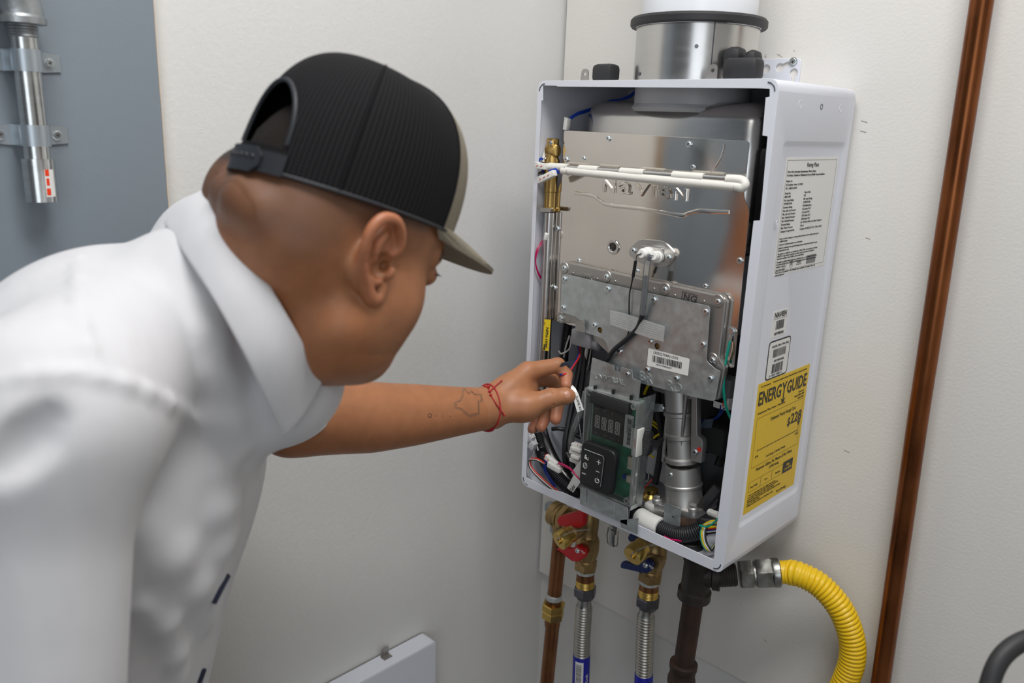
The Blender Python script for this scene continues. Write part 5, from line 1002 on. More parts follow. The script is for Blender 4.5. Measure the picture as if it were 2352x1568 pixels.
# ------------------------------------------------------------------ signed-distance modelling for the person
class SDF:
    def __init__(s, lo, hi, h):
        s.lo = np.array(lo, float); s.h = h; s.n = np.ceil((np.array(hi) - s.lo) / h).astype(int) + 1; s.g = np.full(s.n, 1.0, np.float32)
    def block(s, lo, hi):
        a = np.maximum(np.floor((np.array(lo) - s.lo) / s.h).astype(int), 0); b = np.minimum(np.ceil((np.array(hi) - s.lo) / s.h).astype(int) + 1, s.n)
        if np.any(b <= a): return None
        ax = [s.lo[i] + s.h * np.arange(a[i], b[i], dtype=np.float32) for i in range(3)]
        return tuple(slice(a[i], b[i]) for i in range(3)), ax[0][:, None, None].astype(np.float32), ax[1][None, :, None].astype(np.float32), ax[2][None, None, :].astype(np.float32)
    def comb(s, sl, d, k, op):
        g = s.g[sl]
        if op == 'u': h = np.maximum(k - np.abs(g - d), 0) / k; s.g[sl] = np.minimum(g, d) - h * h * k * .25
        else:
            d = -d; h = np.maximum(k - np.abs(g - d), 0) / k; s.g[sl] = np.maximum(g, d) + h * h * k * .25
    def cone(s, a, b, ra, rb, k=.008, op='u', flat=None):
        a = np.array(a, float); b = np.array(b, float); m = max(ra, rb) + k + 3 * s.h
        B = s.block(np.minimum(a, b) - m, np.maximum(a, b) + m)
        if B is None: return
        sl, x, y, z = B; v = b - a; L = max(v @ v, 1e-12); px, py, pz = x - a[0], y - a[1], z - a[2]
        t = np.clip((px * v[0] + py * v[1] + pz * v[2]) / L, 0, 1); dx, dy, dz = px - t * v[0], py - t * v[1], pz - t * v[2]
        if flat is not None:
            ax, f = np.array(flat[0], float), flat[1]; q = (dx * ax[0] + dy * ax[1] + dz * ax[2]) * (f - 1); dx = dx + q * ax[0]; dy = dy + q * ax[1]; dz = dz + q * ax[2]
        s.comb(sl, (np.sqrt(dx * dx + dy * dy + dz * dz) - (ra + (rb - ra) * t)).astype(np.float32), k, op)
    def chain(s, pts, rs, k=.008, op='u', flat=None):
        for i in range(len(pts) - 1): s.cone(pts[i], pts[i + 1], rs[i], rs[i + 1], k, op, flat)
    def ell(s, c, r, Rm=np.eye(3), k=.01, op='u'):
        """Rm columns are the ellipsoid axes"""
        c = np.array(c, float); r = np.array(r, float); ext = np.sqrt(((np.array(Rm) * r) ** 2).sum(1)) + k + 3 * s.h
        B = s.block(c - ext, c + ext)
        if B is None: return
        sl, x, y, z = B; px, py, pz = x - c[0], y - c[1], z - c[2]; Rm = np.array(Rm); k0 = 0; k1 = 0
        for i in range(3):
            q = px * Rm[0, i] + py * Rm[1, i] + pz * Rm[2, i]; k0 = k0 + (q / r[i]) ** 2; k1 = k1 + (q / r[i] ** 2) ** 2
        k0 = np.sqrt(k0); d = k0 * (k0 - 1) / np.maximum(np.sqrt(k1), 1e-9)
        s.comb(sl, d.astype(np.float32), k, op)
    def surface(s):
        g = s.g; neg = g < 0; nx, ny, nz = g.shape
        c8 = [(i, j, k) for i in (0, 1) for j in (0, 1) for k in (0, 1)]
        cnt = np.zeros((nx - 1, ny - 1, nz - 1), np.uint8)
        for i, j, k in c8: cnt += neg[i:nx - 1 + i, j:ny - 1 + j, k:nz - 1 + k]
        act = np.flatnonzero((cnt > 0) & (cnt < 8)); I, J, K = np.unravel_index(act, cnt.shape)
        val = np.stack([g[I + i, J + j, K + k] for i, j, k in c8], 1).astype(np.float64); acc = np.zeros((len(act), 3)); num = np.zeros(len(act))
        for a in range(8):
            for b in range(a + 1, 8):
                ca, cb = np.array(c8[a]), np.array(c8[b])
                if np.abs(ca - cb).sum() != 1: continue
                va, vb = val[:, a], val[:, b]; m = (va < 0) != (vb < 0); t = np.where(m, va / np.where(m, va - vb, 1), 0)
                acc += np.where(m[:, None], ca + (cb - ca) * t[:, None], 0); num += m
        P = s.lo + (np.stack([I, J, K], 1) + acc / num[:, None]) * s.h
        F = []; shp = cnt.shape
        for ax in range(3):
            o = [0, 0, 0]; o[ax] = 1; A = neg[:nx - o[0], :ny - o[1], :nz - o[2]]; Bq = neg[o[0]:, o[1]:, o[2]:]
            for flip in (False, True):
                m = (A & ~Bq) if not flip else (~A & Bq); e = np.argwhere(m); u, v = [(1, 2), (2, 0), (0, 1)][ax]
                e = e[(e[:, u] > 0) & (e[:, v] > 0) & (e[:, u] < shp[u]) & (e[:, v] < shp[v])]
                q = []
                for du, dv in ((1, 1), (0, 1), (0, 0), (1, 0)):
                    c = e.copy(); c[:, u] -= du; c[:, v] -= dv; q.append(np.searchsorted(act, np.ravel_multi_index(c.T, shp)))
                q = np.stack(q, 1); F.append(q[:, ::-1] if flip else q)
        return P, np.concatenate(F)
def npmesh(name, P, Fq, m):
    me = bpy.data.meshes.new(name); me.vertices.add(len(P)); me.vertices.foreach_set('co', P.astype(np.float32).ravel())
    me.loops.add(Fq.size); me.loops.foreach_set('vertex_index', Fq.astype(np.int32).ravel()); me.polygons.add(len(Fq))
    me.polygons.foreach_set('loop_start', np.arange(0, Fq.size, 4, dtype=np.int32)); me.polygons.foreach_set('use_smooth', np.ones(len(Fq), bool)); me.materials.append(m); me.update(calc_edges=True); me.validate(); return me
# head frame: x forward, y to his left, z up; origin midway between the ears
HYAW, HPIT, HROL = math.radians(46), math.radians(20.5), math.radians(1.7)
cF = np.array([math.cos(HYAW) * math.cos(HPIT), -math.cos(HYAW) * math.sin(HPIT), -math.sin(HYAW)])
cU = np.array([math.sin(HPIT), math.cos(HPIT), 0.0]); cU = cU - cF * (cF @ cU); cU /= np.linalg.norm(cU); cU = cU * math.cos(HROL) + np.cross(cU, cF) * math.sin(HROL)
hF, hU = RC @ cF, RC @ cU; hL = np.cross(hU, hF); HB = np.stack([hF, hL, hU], 1)
HO = np.array(at(765, 577, .767))
def hd(x, y, z): return HO + HB @ np.array([x, y, z], float)
HSC = 1.0
M['skin'] = mat('skin', (.42, .18, .085), .48, sss=.12, attr='Col', var=.12, vscale=60, bump=.12, bscale=900, bdist=.0003)
M['shirt'] = mat('white_cotton', (.615, .61, .63), .85, bump=.36, bscale=7, bdist=.022, sheen=.15, stretch=(1.5, 1.5, .5))
M['capmesh'] = mat('cap_mesh', (.010, .010, .012), .85, spec=.15)
n_, l_ = nodes(M['capmesh']); b_ = n_['Principled BSDF']
tc = n_.new('ShaderNodeUVMap'); wv1 = n_.new('ShaderNodeTexWave'); wv1.bands_direction = 'X'; wv1.inputs['Scale'].default_value = 44; wv2 = n_.new('ShaderNodeTexWave'); wv2.bands_direction = 'Y'; wv2.inputs['Scale'].default_value = 24
l_.new(tc.outputs[0], wv1.inputs[0]); l_.new(tc.outputs[0], wv2.inputs[0]); mm = n_.new('ShaderNodeMath'); mm.operation = 'MULTIPLY'; l_.new(wv1.outputs[1], mm.inputs[0]); l_.new(wv2.outputs[1], mm.inputs[1])
mxc = n_.new('ShaderNodeMix'); mxc.data_type = 'RGBA'; mxc.inputs[6].default_value = (.004, .004, .005, 1); mxc.inputs[7].default_value = (.030, .028, .029, 1); l_.new(mm.outputs[0], mxc.inputs[0]); l_.new(mxc.outputs[2], b_.inputs['Base Color'])
bpn = n_.new('ShaderNodeBump'); bpn.inputs['Strength'].default_value = .5; bpn.inputs['Distance'].default_value = .0006; l_.new(mm.outputs[0], bpn.inputs['Height']); l_.new(bpn.outputs[0], b_.inputs['Normal'])
M['seam'] = mat('black_seam', (.010, .010, .011), .9, spec=.1)
M['khaki'] = mat('khaki_cloth', (.225, .195, .145), .85, bump=.3, bscale=1500, bdist=.0003, var=.1, vscale=300)
M['snap'] = mat('snap_plastic', (.018, .02, .025), .5)
M['hair'] = mat('black_hair', (.014, .010, .008), .8, spec=.2, bump=.9, bscale=900, bdist=.002)
M['trouser'] = mat('navy_cloth', (.02, .024, .05), .85, bump=.2, bscale=900)
M['thread'] = mat('red_thread', (.40, .012, .02), .6, bump=.4, bscale=1500, bdist=.0004)
M['tattoo'] = mat('tattoo_ink', (.07, .036, .022), .5)
M['tattoo2'] = mat('tattoo_shade', (.25, .115, .058), .5)
M['nail'] = mat('nail', (.52, .26, .18), .3)
M['shoe'] = mat('shoe_leather', (.02, .018, .016), .5)
PR = root('person', 'man in white short-sleeved shirt and black cap leaning to reach into the heater', 'person', (NECK[0] - .1, NECK[1] - .12, FL))
S = SDF((-.02, -1.50, .02), (.62, -.30, .80), .0021)
# --- head
def E_(c, r, k=.01, op='u', yaw=0): S.ell(hd(*c), r, HB, k, op)
def C_(a, b, ra, rb, k=.01, op='u'): S.cone(hd(*a), hd(*b), ra, rb, k, op)
E_((-.002, 0, .050), (.099, .077, .083)); E_((.040, 0, .055), (.058, .064, .056), .02); E_((-.045, 0, .012), (.056, .063, .058), .03); E_((-.052, 0, -.004), (.044, .050, .042), .04)
E_((.042, 0, -.018), (.046, .060, .068), .03)
for s in (-1, 1):
    E_((.047, s * .043, -.028), (.034, .031, .040), .02); C_((.004, s * .054, -.058), (.058, s * .024, -.086), .024, .020, .03); E_((.020, s * .058, -.050), (.040, .018, .040), .02)
    C_((.090, s * .012, .030), (.079, s * .043, .030), .0115, .010, .012)
E_((.062, 0, -.082), (.024, .028, .022), .02); E_((.024, 0, -.076), (.052, .058, .034), .03)
C_((.094, 0, .020), (.103, 0, -.018), .0085, .0115, .010); E_((.105, 0, -.023), (.0115, .013, .010), .008)
for s in (-1, 1):
    E_((.094, s * .014, -.027), (.010, .0085, .0085), .008); E_((.101, s * .032, .010), (.013, .017, .011), .010, 's'); E_((.0840, s * .032, .011), (.0145, .0155, .0125), .004)
E_((.074, 0, -.056), (.022, .032, .026), .02); E_((.0905, 0, -.051), (.009, .023, .0058), .005); E_((.0885, 0, -.062), (.0095, .019, .0068), .005); C_((.097, -.02, -.0565), (.097, .02, -.0565), .0022, .0022, .004, 's')
# ears
def ear(s):
    A = np.array([-math.cos(.10), s * math.sin(.10), 0]) * 1.0; Bv = np.array([-.12, s * .10, 1.0]); Bv /= np.linalg.norm(Bv); o = np.array([.006, s * .0800, .0])
    N_ = np.cross(A, Bv); N_ = N_ * np.sign(N_[1] * s)
    def e(a, b, c=0): return HO + HB @ (o + A * a * 1.12 + Bv * b * 1.06 + N_ * c)
    hx_ = [(.006, .006, .001), (-.003, .017, .004), (.001, .030, .006), (.011, .0375, .007), (.023, .035, .007), (.0305, .024, .007), (.031, .009, .006), (.0265, -.006, .004), (.018, -.018, .003), (.008, -.029, .002), (.000, -.027, .001), (-.002, -.015, .0)]
    rs = [.0032, .0038, .0042, .0044, .0046, .0046, .0044, .0042, .0046, .0062, .0052, .0040]
    Re = np.stack([HB @ A, HB @ Bv, HB @ N_], 1)
    S.ell(e(.013, .004, -.001), (.0175, .034, .0042), Re, .004); S.ell(e(.006, 0, -.010), (.014, .026, .011), Re, .008)
    hp3 = catmull([Vector(p) for p in hx_], 5); S.chain([e(*p) for p in hp3], [float(np.interp(i / 5, range(len(rs)), rs)) for i in range(len(hp3))], .0022)
    S.chain([e(*p) for p in catmull([(.014, .026, .003), (.0195, .014, .0045), (.0195, .000, .0045), (.0135, -.012, .003), (.006, -.014, .003)], 5)], [.0034] * 21, .003)
    S.ell(e(.0095, -.001, .005), (.0088, .0125, .0105), Re, .003, 's'); S.chain([e(.010, .0315, .0065), e(.0235, .0275, .0065), e(.0258, .014, .0065), e(.0235, .001, .0065), e(.018, -.009, .006)], [.0028] * 5, .003, 's'); S.ell(e(.002, -.001, -.001), (.0045, .0055, .010), Re, .003, 's')
    S.ell(e(-.003, -.004, .0035), (.0042, .0065, .0042), Re, .004)
ear(-1); ear(1)
# --- neck and shoulders (inside the shirt)
nb = body(.010, 0, -.055); S.cone(hd(-.028, 0, .0), nb, .060, .064, .03); S.cone(hd(.010, 0, -.070), body(.055, 0, -.075), .050, .056, .035)
for s in (-1, 1): S.cone(hd(-.025, s * .03, .0), body(-.01, s * .03, -.06), .032, .034, .03); S.cone(body(-.02, s * .05, -.07), body(-.03, s * .17, -.07), .040, .042, .03)
S.ell(body(-.08, 0, -.16), (.11, .15, .15), np.stack([F_, R_, U_], 1), .03)
S.ell(at(556, 462, .785), (.031, .031, .031), np.eye(3), .045); S.ell(at(585, 425, .77), (.028, .028, .028), np.eye(3), .045)
# --- left arm reaching to the heater
LS = body(-.035, -.18, -.02); EL = np.array(at(668, 966, 1.075)); WR = np.array(at(1128, 937, 1.27))
S.cone(LS, EL, .055, .047, .03)
arm = [(668, 966, 1.075, .0475), (740, 960, 1.10, .0480), (850, 958, 1.15, .0482), (950, 952, 1.195, .0432), (1050, 944, 1.235, .0352), (1128, 937, 1.27, .0295)]
ap = catmull([at(*q[:3]) for q in arm], 5); S.chain(ap, [float(np.interp(i / 5, range(len(arm)), [q[3] + .0012 for q in arm])) for i in range(len(ap))], .003)
# --- left hand
def hp_(x, y, d): return np.array(at(x, y, d))
vd = -ray(1200, 900); vd = vd / np.linalg.norm(vd)
mcp = [hp_(1212, 853, 1.300), hp_(1216, 868, 1.322), hp_(1208, 900, 1.342), hp_(1196, 930, 1.355)]
cmc = [hp_(1136, 916, 1.272), hp_(1136, 925, 1.280), hp_(1134, 940, 1.286), hp_(1132, 952, 1.290)]
for a, b, r0, r1 in zip(cmc, mcp, (.022, .022, .021, .020), (.0165, .0165, .0155, .0140)): S.cone(a, b, r0, r1, .016)
S.cone(hp_(1170, 905, 1.288), hp_(1200, 915, 1.325), .024, .018, .02)
def finger(pts, rs): S.chain([hp_(*p) for p in pts], rs, .004)
finger([(1212, 853, 1.300), (1281, 838, 1.318), (1300, 862, 1.318), (1300, 884, 1.304)], [.0150, .0118, .0105, .0088])
finger([(1216, 868, 1.322), (1272, 872, 1.362), (1284, 915, 1.366), (1276, 962, 1.350)], [.0150, .0118, .0110, .0098])
finger([(1208, 900, 1.342), (1252, 915, 1.385), (1256, 950, 1.382), (1243, 980, 1.364)], [.0140, .0112, .0104, .0092])
finger([(1196, 930, 1.355), (1226, 945, 1.390), (1232, 965, 1.390), (1222, 985, 1.376)], [.0125, .0098, .0090, .0080])
S.chain([hp_(1158, 935, 1.272), hp_(1212, 932, 1.268), hp_(1264, 914, 1.272), hp_(1298, 909, 1.278), hp_(1308, 909, 1.280)], [.0240, .0190, .0143, .0122, .0098], .008)
S.cone(hp_(1200, 935, 1.275), hp_(1206, 905, 1.31), .020, .018, .02)
for p in ((1270, 914, 1.272), ):
    q = hp_(*p); u = hp_(1266, 895, 1.272) - hp_(1266, 930, 1.272); u /= np.linalg.norm(u); S.cone(q + u * .012 + vd * .0105, q - u * .010 + vd * .0105, .0010, .0010, .003, 's')
# --- right arm hanging at the near side (upper part inside the sleeve)
RS = body(-.045, .19, -.09); RE = body(-.055, .255, -.38)
S.cone(RS, RE, .048, .042, .03); S.cone(RE, body(.00, .27, -.50), .042, .036, .02)
P, Fq = S.surface()
_b = BVHTree.FromPolygons([tuple(v) for v in P], [tuple(f) for f in Fq.tolist()])
def sk(x, y, l=0):
    h = _b.ray_cast(Vector(CAM), Vector(ray(x, y)).normalized()); return None if h[0] is None else np.array(h[0] + h[1] * l)
cr = [sk(*p, .0005) for p in ((500, 404), (516, 412), (535, 423), (560, 440), (585, 456), (610, 468))]; cr = [p for p in cr if p is not None]
if len(cr) > 1: S.chain(cr, [.0022, .0026, .0026, .0022, .0018, .0012][:len(cr)], .005, 's')
rl = [sk(*p, -.0095) for p in ((508, 432), (540, 455), (580, 480))]; rl = [p for p in rl if p is not None]
if len(rl) > 1: S.chain(rl, [.012] * len(rl), .02)
P, Fq = S.surface()
# skin colouring: hair, brows, lips, knuckles
q = (P - HO) @ HB; col = np.tile(np.array([.370, .148, .062]), (len(P), 1))
hair = np.array([.030, .019, .014])
zc = q[:, 2]; xq = q[:, 0]; near = (np.linalg.norm(q - np.array([0, 0, .03]), axis=1) < .135)
def smooth(x, a, b): t = np.clip((x - a) / (b - a), 0, 1); return t * t * (3 - 2 * t)
hl = -.045 + .030 * smooth(xq, -.07, -.02) + .030 * smooth(xq, -.02, .02)      # lower limit of the faded stubble
front = 1 - smooth(xq, .030, .058)
notear = 1 - ((np.abs(q[:, 1]) > .083) & (xq > -.045)).astype(float)
st = smooth(zc, hl, hl + .055) * front * near * notear; dk = smooth(zc, .034, .066) * front * near
amt = np.clip(.62 * st + .9 * dk, 0, .97)[:, None]; col = col * (1 - amt) + hair * amt
bw = (np.abs(zc - .032) < .006) & (xq > .066) & (np.abs(q[:, 1]) > .012) & (np.abs(q[:, 1]) < .055) & near; col[bw] = col[bw] * .3
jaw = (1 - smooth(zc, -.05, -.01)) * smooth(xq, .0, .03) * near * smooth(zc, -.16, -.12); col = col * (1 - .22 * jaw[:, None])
lp_ = near & (xq > .088) & (np.abs(zc + .056) < .012) & (np.abs(q[:, 1]) < .022); col[lp_] = [.36, .12, .085]
er = near & (np.abs(q[:, 1]) > .083) & (xq < .01) & (xq > -.05) & (zc < .05) & (zc > -.045); col[er] = [.42, .155, .072]
armv = ((P - np.array(at(900, 955, 1.2))) @ (WR - EL)) ; inarm = np.linalg.norm(P - (EL + WR) / 2, axis=1) < .36
hnd = np.linalg.norm(P - np.array(at(1220, 905, 1.31)), axis=1) < .11; col[hnd] = col[hnd] * .55 + np.array([.44, .195, .095]) * .45
tips = np.zeros(len(P))
for p in ((1300, 884, 1.304), (1276, 962, 1.350), (1243, 980, 1.364), (1222, 985, 1.376)): tips = np.maximum(tips, 1 - smooth(np.linalg.norm(P - hp_(*p), axis=1), .012, .026))
col = col * (1 - tips[:, None] * .7) + np.array([.48, .185, .11]) * tips[:, None] * .7
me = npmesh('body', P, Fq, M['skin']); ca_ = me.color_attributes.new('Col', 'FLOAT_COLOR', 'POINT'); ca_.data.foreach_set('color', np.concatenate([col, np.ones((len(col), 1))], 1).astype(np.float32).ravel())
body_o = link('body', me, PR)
BVH = BVHTree.FromPolygons([tuple(v) for v in P], [tuple(f) for f in Fq.tolist()])
def hit(x, y, lift=.0003):
    d = Vector(ray(x, y)).normalized(); h = BVH.ray_cast(Vector(CAM), d)
    return (h[0] + h[1] * lift, h[1]) if h[0] is not None else (None, None)
# short hair under the cap
mb = MB(); nh, nvv = 64, 16; vs = []; rnd = random.Random(5)
for j in range(nvv + 1):
    for i in range(nh):
        a = 2 * PI * i / nh; ph = .08 + (PI / 2 - .09) * j / nvv; jit = rnd.uniform(-.0006, .0006); c_ = math.cos(ph)
        vs.append(hd(-.002 + (.1045 + jit) * c_ * math.cos(a) * (1 if math.cos(a) < 0 else .93), (.0805 + jit) * c_ * math.sin(a), .052 + (.0900 + jit) * math.sin(ph)))
mb.add(vs, [(j * nh + i, j * nh + (i + 1) % nh, (j + 1) * nh + (i + 1) % nh, (j + 1) * nh + i) for j in range(nvv) for i in range(nh)]); mb.build('hair', M['hair'], PR, angle=180)
# eyes
for s in (-1, 1):
    mb = MB(); lathe(mb, hd(.0850, s * .032, .011), hF, [(0, -.012), (.008, -.009), (.012, 0), (.0112, .0045), (.0085, .0088), (.006, .0106)], 18); e = mb.build('eye', M['ceramic'], PR)
    mb = MB(); lathe(mb, hd(.0850, s * .032, .011), hF, [(.006, .0104), (.005, .0112), (.0025, .0117), (0, .0119)], 16); mb.build('iris', M['dark'], e)
    mb = MB(); lash = [hd(.094 - .25 * abs(t) * .03, s * (.032 + t * .014), .0165 - abs(t) * .004) for t in np.linspace(-1, 1, 9)]
    for p0, t in zip(lash, np.linspace(-1, 1, 9)): sweep(mb, [p0, p0 + hF * .007 + hL * s * .004 * max(t, 0) + hU * .001], [.0007, .0002], 4)
    mb.build('eyelash', M['dark'], PR)
# thumb nail
mb = MB(); nc, nn_ = hit(1304, 905, .0002)
if nc is not None:
    ax = Vector(hp_(1310, 909, 1.28) - hp_(1270, 914, 1.272)).normalized(); sd = nn_.cross(ax).normalized(); vs = []; ring = 14
    for r in (0, .5, 1):
        for k in range(ring):
            a = 2 * PI * k / ring; u, v = math.cos(a), math.sin(a); qq = nc + ax * (.0050 * r * u) + sd * (.0062 * r * v); h = BVH.find_nearest(qq); vs.append(h[0] + h[1] * (.0007 * (1.2 - r)))
    mb.add(vs, [(j * ring + k, j * ring + (k + 1) % ring, (j + 1) * ring + (k + 1) % ring, (j + 1) * ring + k) for j in range(2) for k in range(ring)]); mb.build('thumbnail', M['nail'], PR)
# tattoo on the forearm
def ribbon(mb, pl, wd, closed=False):
    if closed: pl = pl + [pl[0]]
    pts = []
    for i in range(len(pl) - 1):
        a, b = pl[i], pl[i + 1]; m = max(2, int(math.hypot(b[0] - a[0], b[1] - a[1]) / 3))
        pts += [(a[0] + (b[0] - a[0]) * k / m, a[1] + (b[1] - a[1]) * k / m) for k in range(m)]
    pts.append(pl[-1]); H_ = [hit(*p) for p in pts]; H_ = [h for h in H_ if h[0] is not None]; vs = []
    for i, (p, n_) in enumerate(H_):
        t = (H_[min(i + 1, len(H_) - 1)][0] - H_[max(i - 1, 0)][0]).normalized(); sd = n_.cross(t).normalized(); vs += [p + sd * wd / 2, p - sd * wd / 2]
    mb.add(vs, [(2 * i, 2 * i + 1, 2 * i + 3, 2 * i + 2) for i in range(len(H_) - 1)])
tat = [(1066, 893), (1077, 905), (1083, 899), (1090, 906), (1104, 907), (1106, 920), (1098, 922), (1099, 948), (1078, 953), (1066, 943), (1059, 937), (1048, 935), (1047, 925), (1058, 920), (1064, 910)]
mb = MB(); ribbon(mb, tat, .0009, True); tt = mb.build('tattoo', M['tattoo'], PR, angle=80)
mb = MB(); ctr = (1080, 924); ribbon(mb, [(ctr[0] + (x - ctr[0]) * 1.08, ctr[1] + (y - ctr[1]) * 1.08) for x, y in tat], .0030, True); mb.build('tattoo_shading', M['tattoo2'], tt, angle=80)
mb = MB(); ribbon(mb, [(987 + 4.2 * math.cos(t), 954 + 4.2 * math.sin(t)) for t in np.linspace(0, 2 * PI, 13)[:-1]], .0010, True)
for x, y in ((1002, 955), (1018, 955), (1034, 956)): ribbon(mb, [(x - 1, y), (x + 1, y)], .0012)
mb.build('tattoo', M['tattoo'], PR, angle=80)
# red thread bracelet
wa = (WR - EL) / np.linalg.norm(WR - EL); bc = np.array(at(1121, 938, 1.266)); X_, Y_, Z_ = frame(wa)
ringp = []
for k in range(40):
    a = 2 * PI * k / 40; d = X_ * math.cos(a) + Y_ * math.sin(a); h = BVH.ray_cast(Vector(bc) + d * .09, -d); ringp.append((h[0] + d * .0012) if h[0] is not None else Vector(bc) + d * .031)
mb = MB(); sweep(mb, ringp + [ringp[0]], .0011, 7); brc = mb.build('bracelet', M['thread'], PR)
low = min(range(40), key=lambda k: ringp[k].z); mb = MB(); sweep(mb, [ringp[(low + k) % 40] + Vector((0, 0, -.0008)) for k in range(-5, 7)], .0027, 8); mb.build('braided_band', M['thread'], brc)
mb = MB()
def bp(x, y, l=.0016): p, n_ = hit(x, y, l); return p
for pl in ([(1125, 900), (1138, 888), (1152, 876)], [(1126, 908), (1140, 930), (1157, 952)], [(1123, 894), (1112, 887)]):
    pp = [bp(*p) for p in pl]; pp = [p for p in pp if p is not None]
    if len(pp) >= 2: sweep(mb, catmull(pp, 5), .0010, 6)
for x, y, r in ((1122, 889, .0026), (1124, 900, .0026), (1126, 908, .0024), (1152, 876, .0017), (1157, 952, .0019), (1114, 888, .0022)):
    p = bp(x, y)
    if p is not None: lathe(mb, p, vd, [(0, -r), (r * .8, -r * .5), (r, 0), (r * .8, r * .5), (0, r)], 10)
mb.build('bracelet_knot', M['thread'], brc)
# ------------------------------------------------------------------ cap
cap = root_cap = None
def rim(th):
    """rim of the cap in head coordinates; th=0 is the front"""
    a, b = .1105, .0865; x = -.001 + a * math.cos(th); y = b * math.sin(th); z = .048 + .009 * math.cos(th); return x, y, z
def crown(th, t):
    x, y, z = rim(th); ang = t * PI / 2; f = math.cos(th)
    rad = max(0.0, math.cos(ang)) ** .60; hgt = .121 + .004 * max(0, f)
    up = math.sin(ang) ** .92
    bx, by = -.012, 0
    px = bx + (x - bx) * (rad * (1 + .03 * math.sin(2 * ang))); py = by + (y - by) * (rad * (1 + .03 * math.sin(2 * ang)))
    base = z * (1 - up) + (.052) * up
    return px, py, base + hgt * up
NT, NH = 288, 90; FT = math.radians(60); OW = math.radians(27); OH = .40
def inopen(th, t): d = abs(abs(th) - PI) ; return (d / OW) ** 2 + (max(t - .10, 0) / (OH - .10)) ** 2 < 1 and t > .085 and t < OH
def crown_part(name, test, m, par, thick=.0012):
    mb = MB(); idx = {}; vs = []; fs = []; uv = {}
    def vid(i, j, lay):
        k = (i % NT, j, lay)
        if k not in idx:
            th = -PI + 2 * PI * (i % NT) / NT; t = min(j / NH, .985); p = hd(*crown(th, t)); c = hd(-.012, 0, .06)
            if lay: p = p - (p - c) / np.linalg.norm(p - c) * thick
            idx[k] = len(vs); vs.append(p); uv[idx[k]] = ((i % NT) / NT, j / NH)
        return idx[k]
    cell = set()
    for i in range(NT):
        for j in range(NH):
            th = -PI + 2 * PI * (i + .5) / NT; t = (j + .5) / NH
            if test(th, t) and not inopen(th, t): cell.add((i, j))
    for i, j in cell:
        a = [(i, j), (i + 1, j), (i + 1, j + 1), (i, j + 1)]; fs.append([vid(*q, 0) for q in a]); fs.append([vid(*q, 1) for q in a][::-1])
        for (di, dj), (e0, e1) in {(0, -1): (0, 1), (1, 0): (1, 2), (0, 1): (2, 3), (-1, 0): (3, 0)}.items():
            if ((i + di) % NT, j + dj) not in cell: fs.append([vid(*a[e1], 0), vid(*a[e0], 0), vid(*a[e0], 1), vid(*a[e1], 1)])
    mb.add(vs, fs); o = mb.build(name, m, par, angle=50); me = o.data; ul = me.uv_layers.new(name='UVMap')
    for lp in me.loops: ul.data[lp.index].uv = uv[lp.vertex_index]
    return o
capo = crown_part('cap', lambda th, t: abs(th) > FT, M['capmesh'], PR)
crown_part('front_panel', lambda th, t: abs(th) <= FT, M['khaki'], capo, .0018)
mb = MB(); lathe(mb, hd(-.012, 0, .1715), hU, [(.0095, -.001), (.0085, .0025), (.005, .0042), (0, .0046)], 16); mb.build('top_button', M['khaki'], capo)
def crp(th, t, o=.0008):
    p = hd(*crown(th, t)); c = hd(-.012, 0, .06); return Vector(p + (p - c) / np.linalg.norm(p - c) * o)
mb = MB(); arch = []
for k in range(41):
    a = PI * k / 40; th = PI + OW * math.cos(a); t = .10 + (OH - .10) * math.sin(a); arch.append(crp(th if th <= PI else th - 2 * PI, t, 0))
sweep(mb, arch, .0022, 8); mb.build('opening_binding', M['snap'], capo)
mb = MB()
for th in (FT, -FT, math.radians(122), -math.radians(122)): sweep(mb, [crp(th, t, .0002) for t in np.linspace(.0, .97, 24)], .0011, 6)
mb.build('panel_seam', M['seam'], capo)
mb = MB()
ths = [t for t in np.linspace(-PI, PI, 121)]
sweep(mb, [crp(t, .0, 0) for t in ths if abs(abs(t) - PI) > OW * .95], .0016, 6); mb.build('rim_binding', M['snap'], capo)
def strapband(name, d0, d1, h0, h1, off, m, th_=.0016):
    mb = MB(); vs = []; nn = 16
    for k in range(nn + 1):
        d = d0 + (d1 - d0) * k / nn; th = PI + d; th = th if th <= PI else th - 2 * PI
        p0 = np.array(crp(th, 0, off)); up = np.array(hU)
        out = np.array(crp(th, 0, off + th_)) - p0
        e0, e1 = h0, h1
        if name == 'snap_end' and k >= nn - 2: e0, e1 = h0 + .0035 * (k - nn + 2), h1 - .0035 * (k - nn + 2)
        vs += [p0 + up * e0, p0 + up * e1, p0 + up * e1 + out, p0 + up * e0 + out]
    fs = [(4 * k + j, 4 * k + (j + 1) % 4, 4 * k + 4 + (j + 1) % 4, 4 * k + 4 + j) for k in range(nn) for j in range(4)] + [(0, 1, 2, 3), (4 * nn, 4 * nn + 3, 4 * nn + 2, 4 * nn + 1)]
    mb.add(vs, fs); return mb.build(name, m, capo, angle=40)
strapband('snap_strap', -OW * 1.05, OW * 1.12, -.002, .0165, .0004, M['snap']); strapband('snap_end', -OW * .9, OW * .62, -.004, .0185, .0022, M['snap'], .0024)
mb = MB()
for k in range(7):
    d = -OW * .7 + OW * 1.1 * k / 6; th = PI + d; th = th if th <= PI else th - 2 * PI
    lathe(mb, crp(th, 0, .0046) + Vector(hU) * .009, (Vector(crp(th, 0, .006)) - Vector(crp(th, 0, 0))), [(.0026, 0), (.002, .001), (.0008, .001), (.0006, 0)], 10)
mb.build('snap_studs', M['snap'], capo)
mb = MB(); nu, nv = 40, 10; vs = []; BT = math.radians(64)
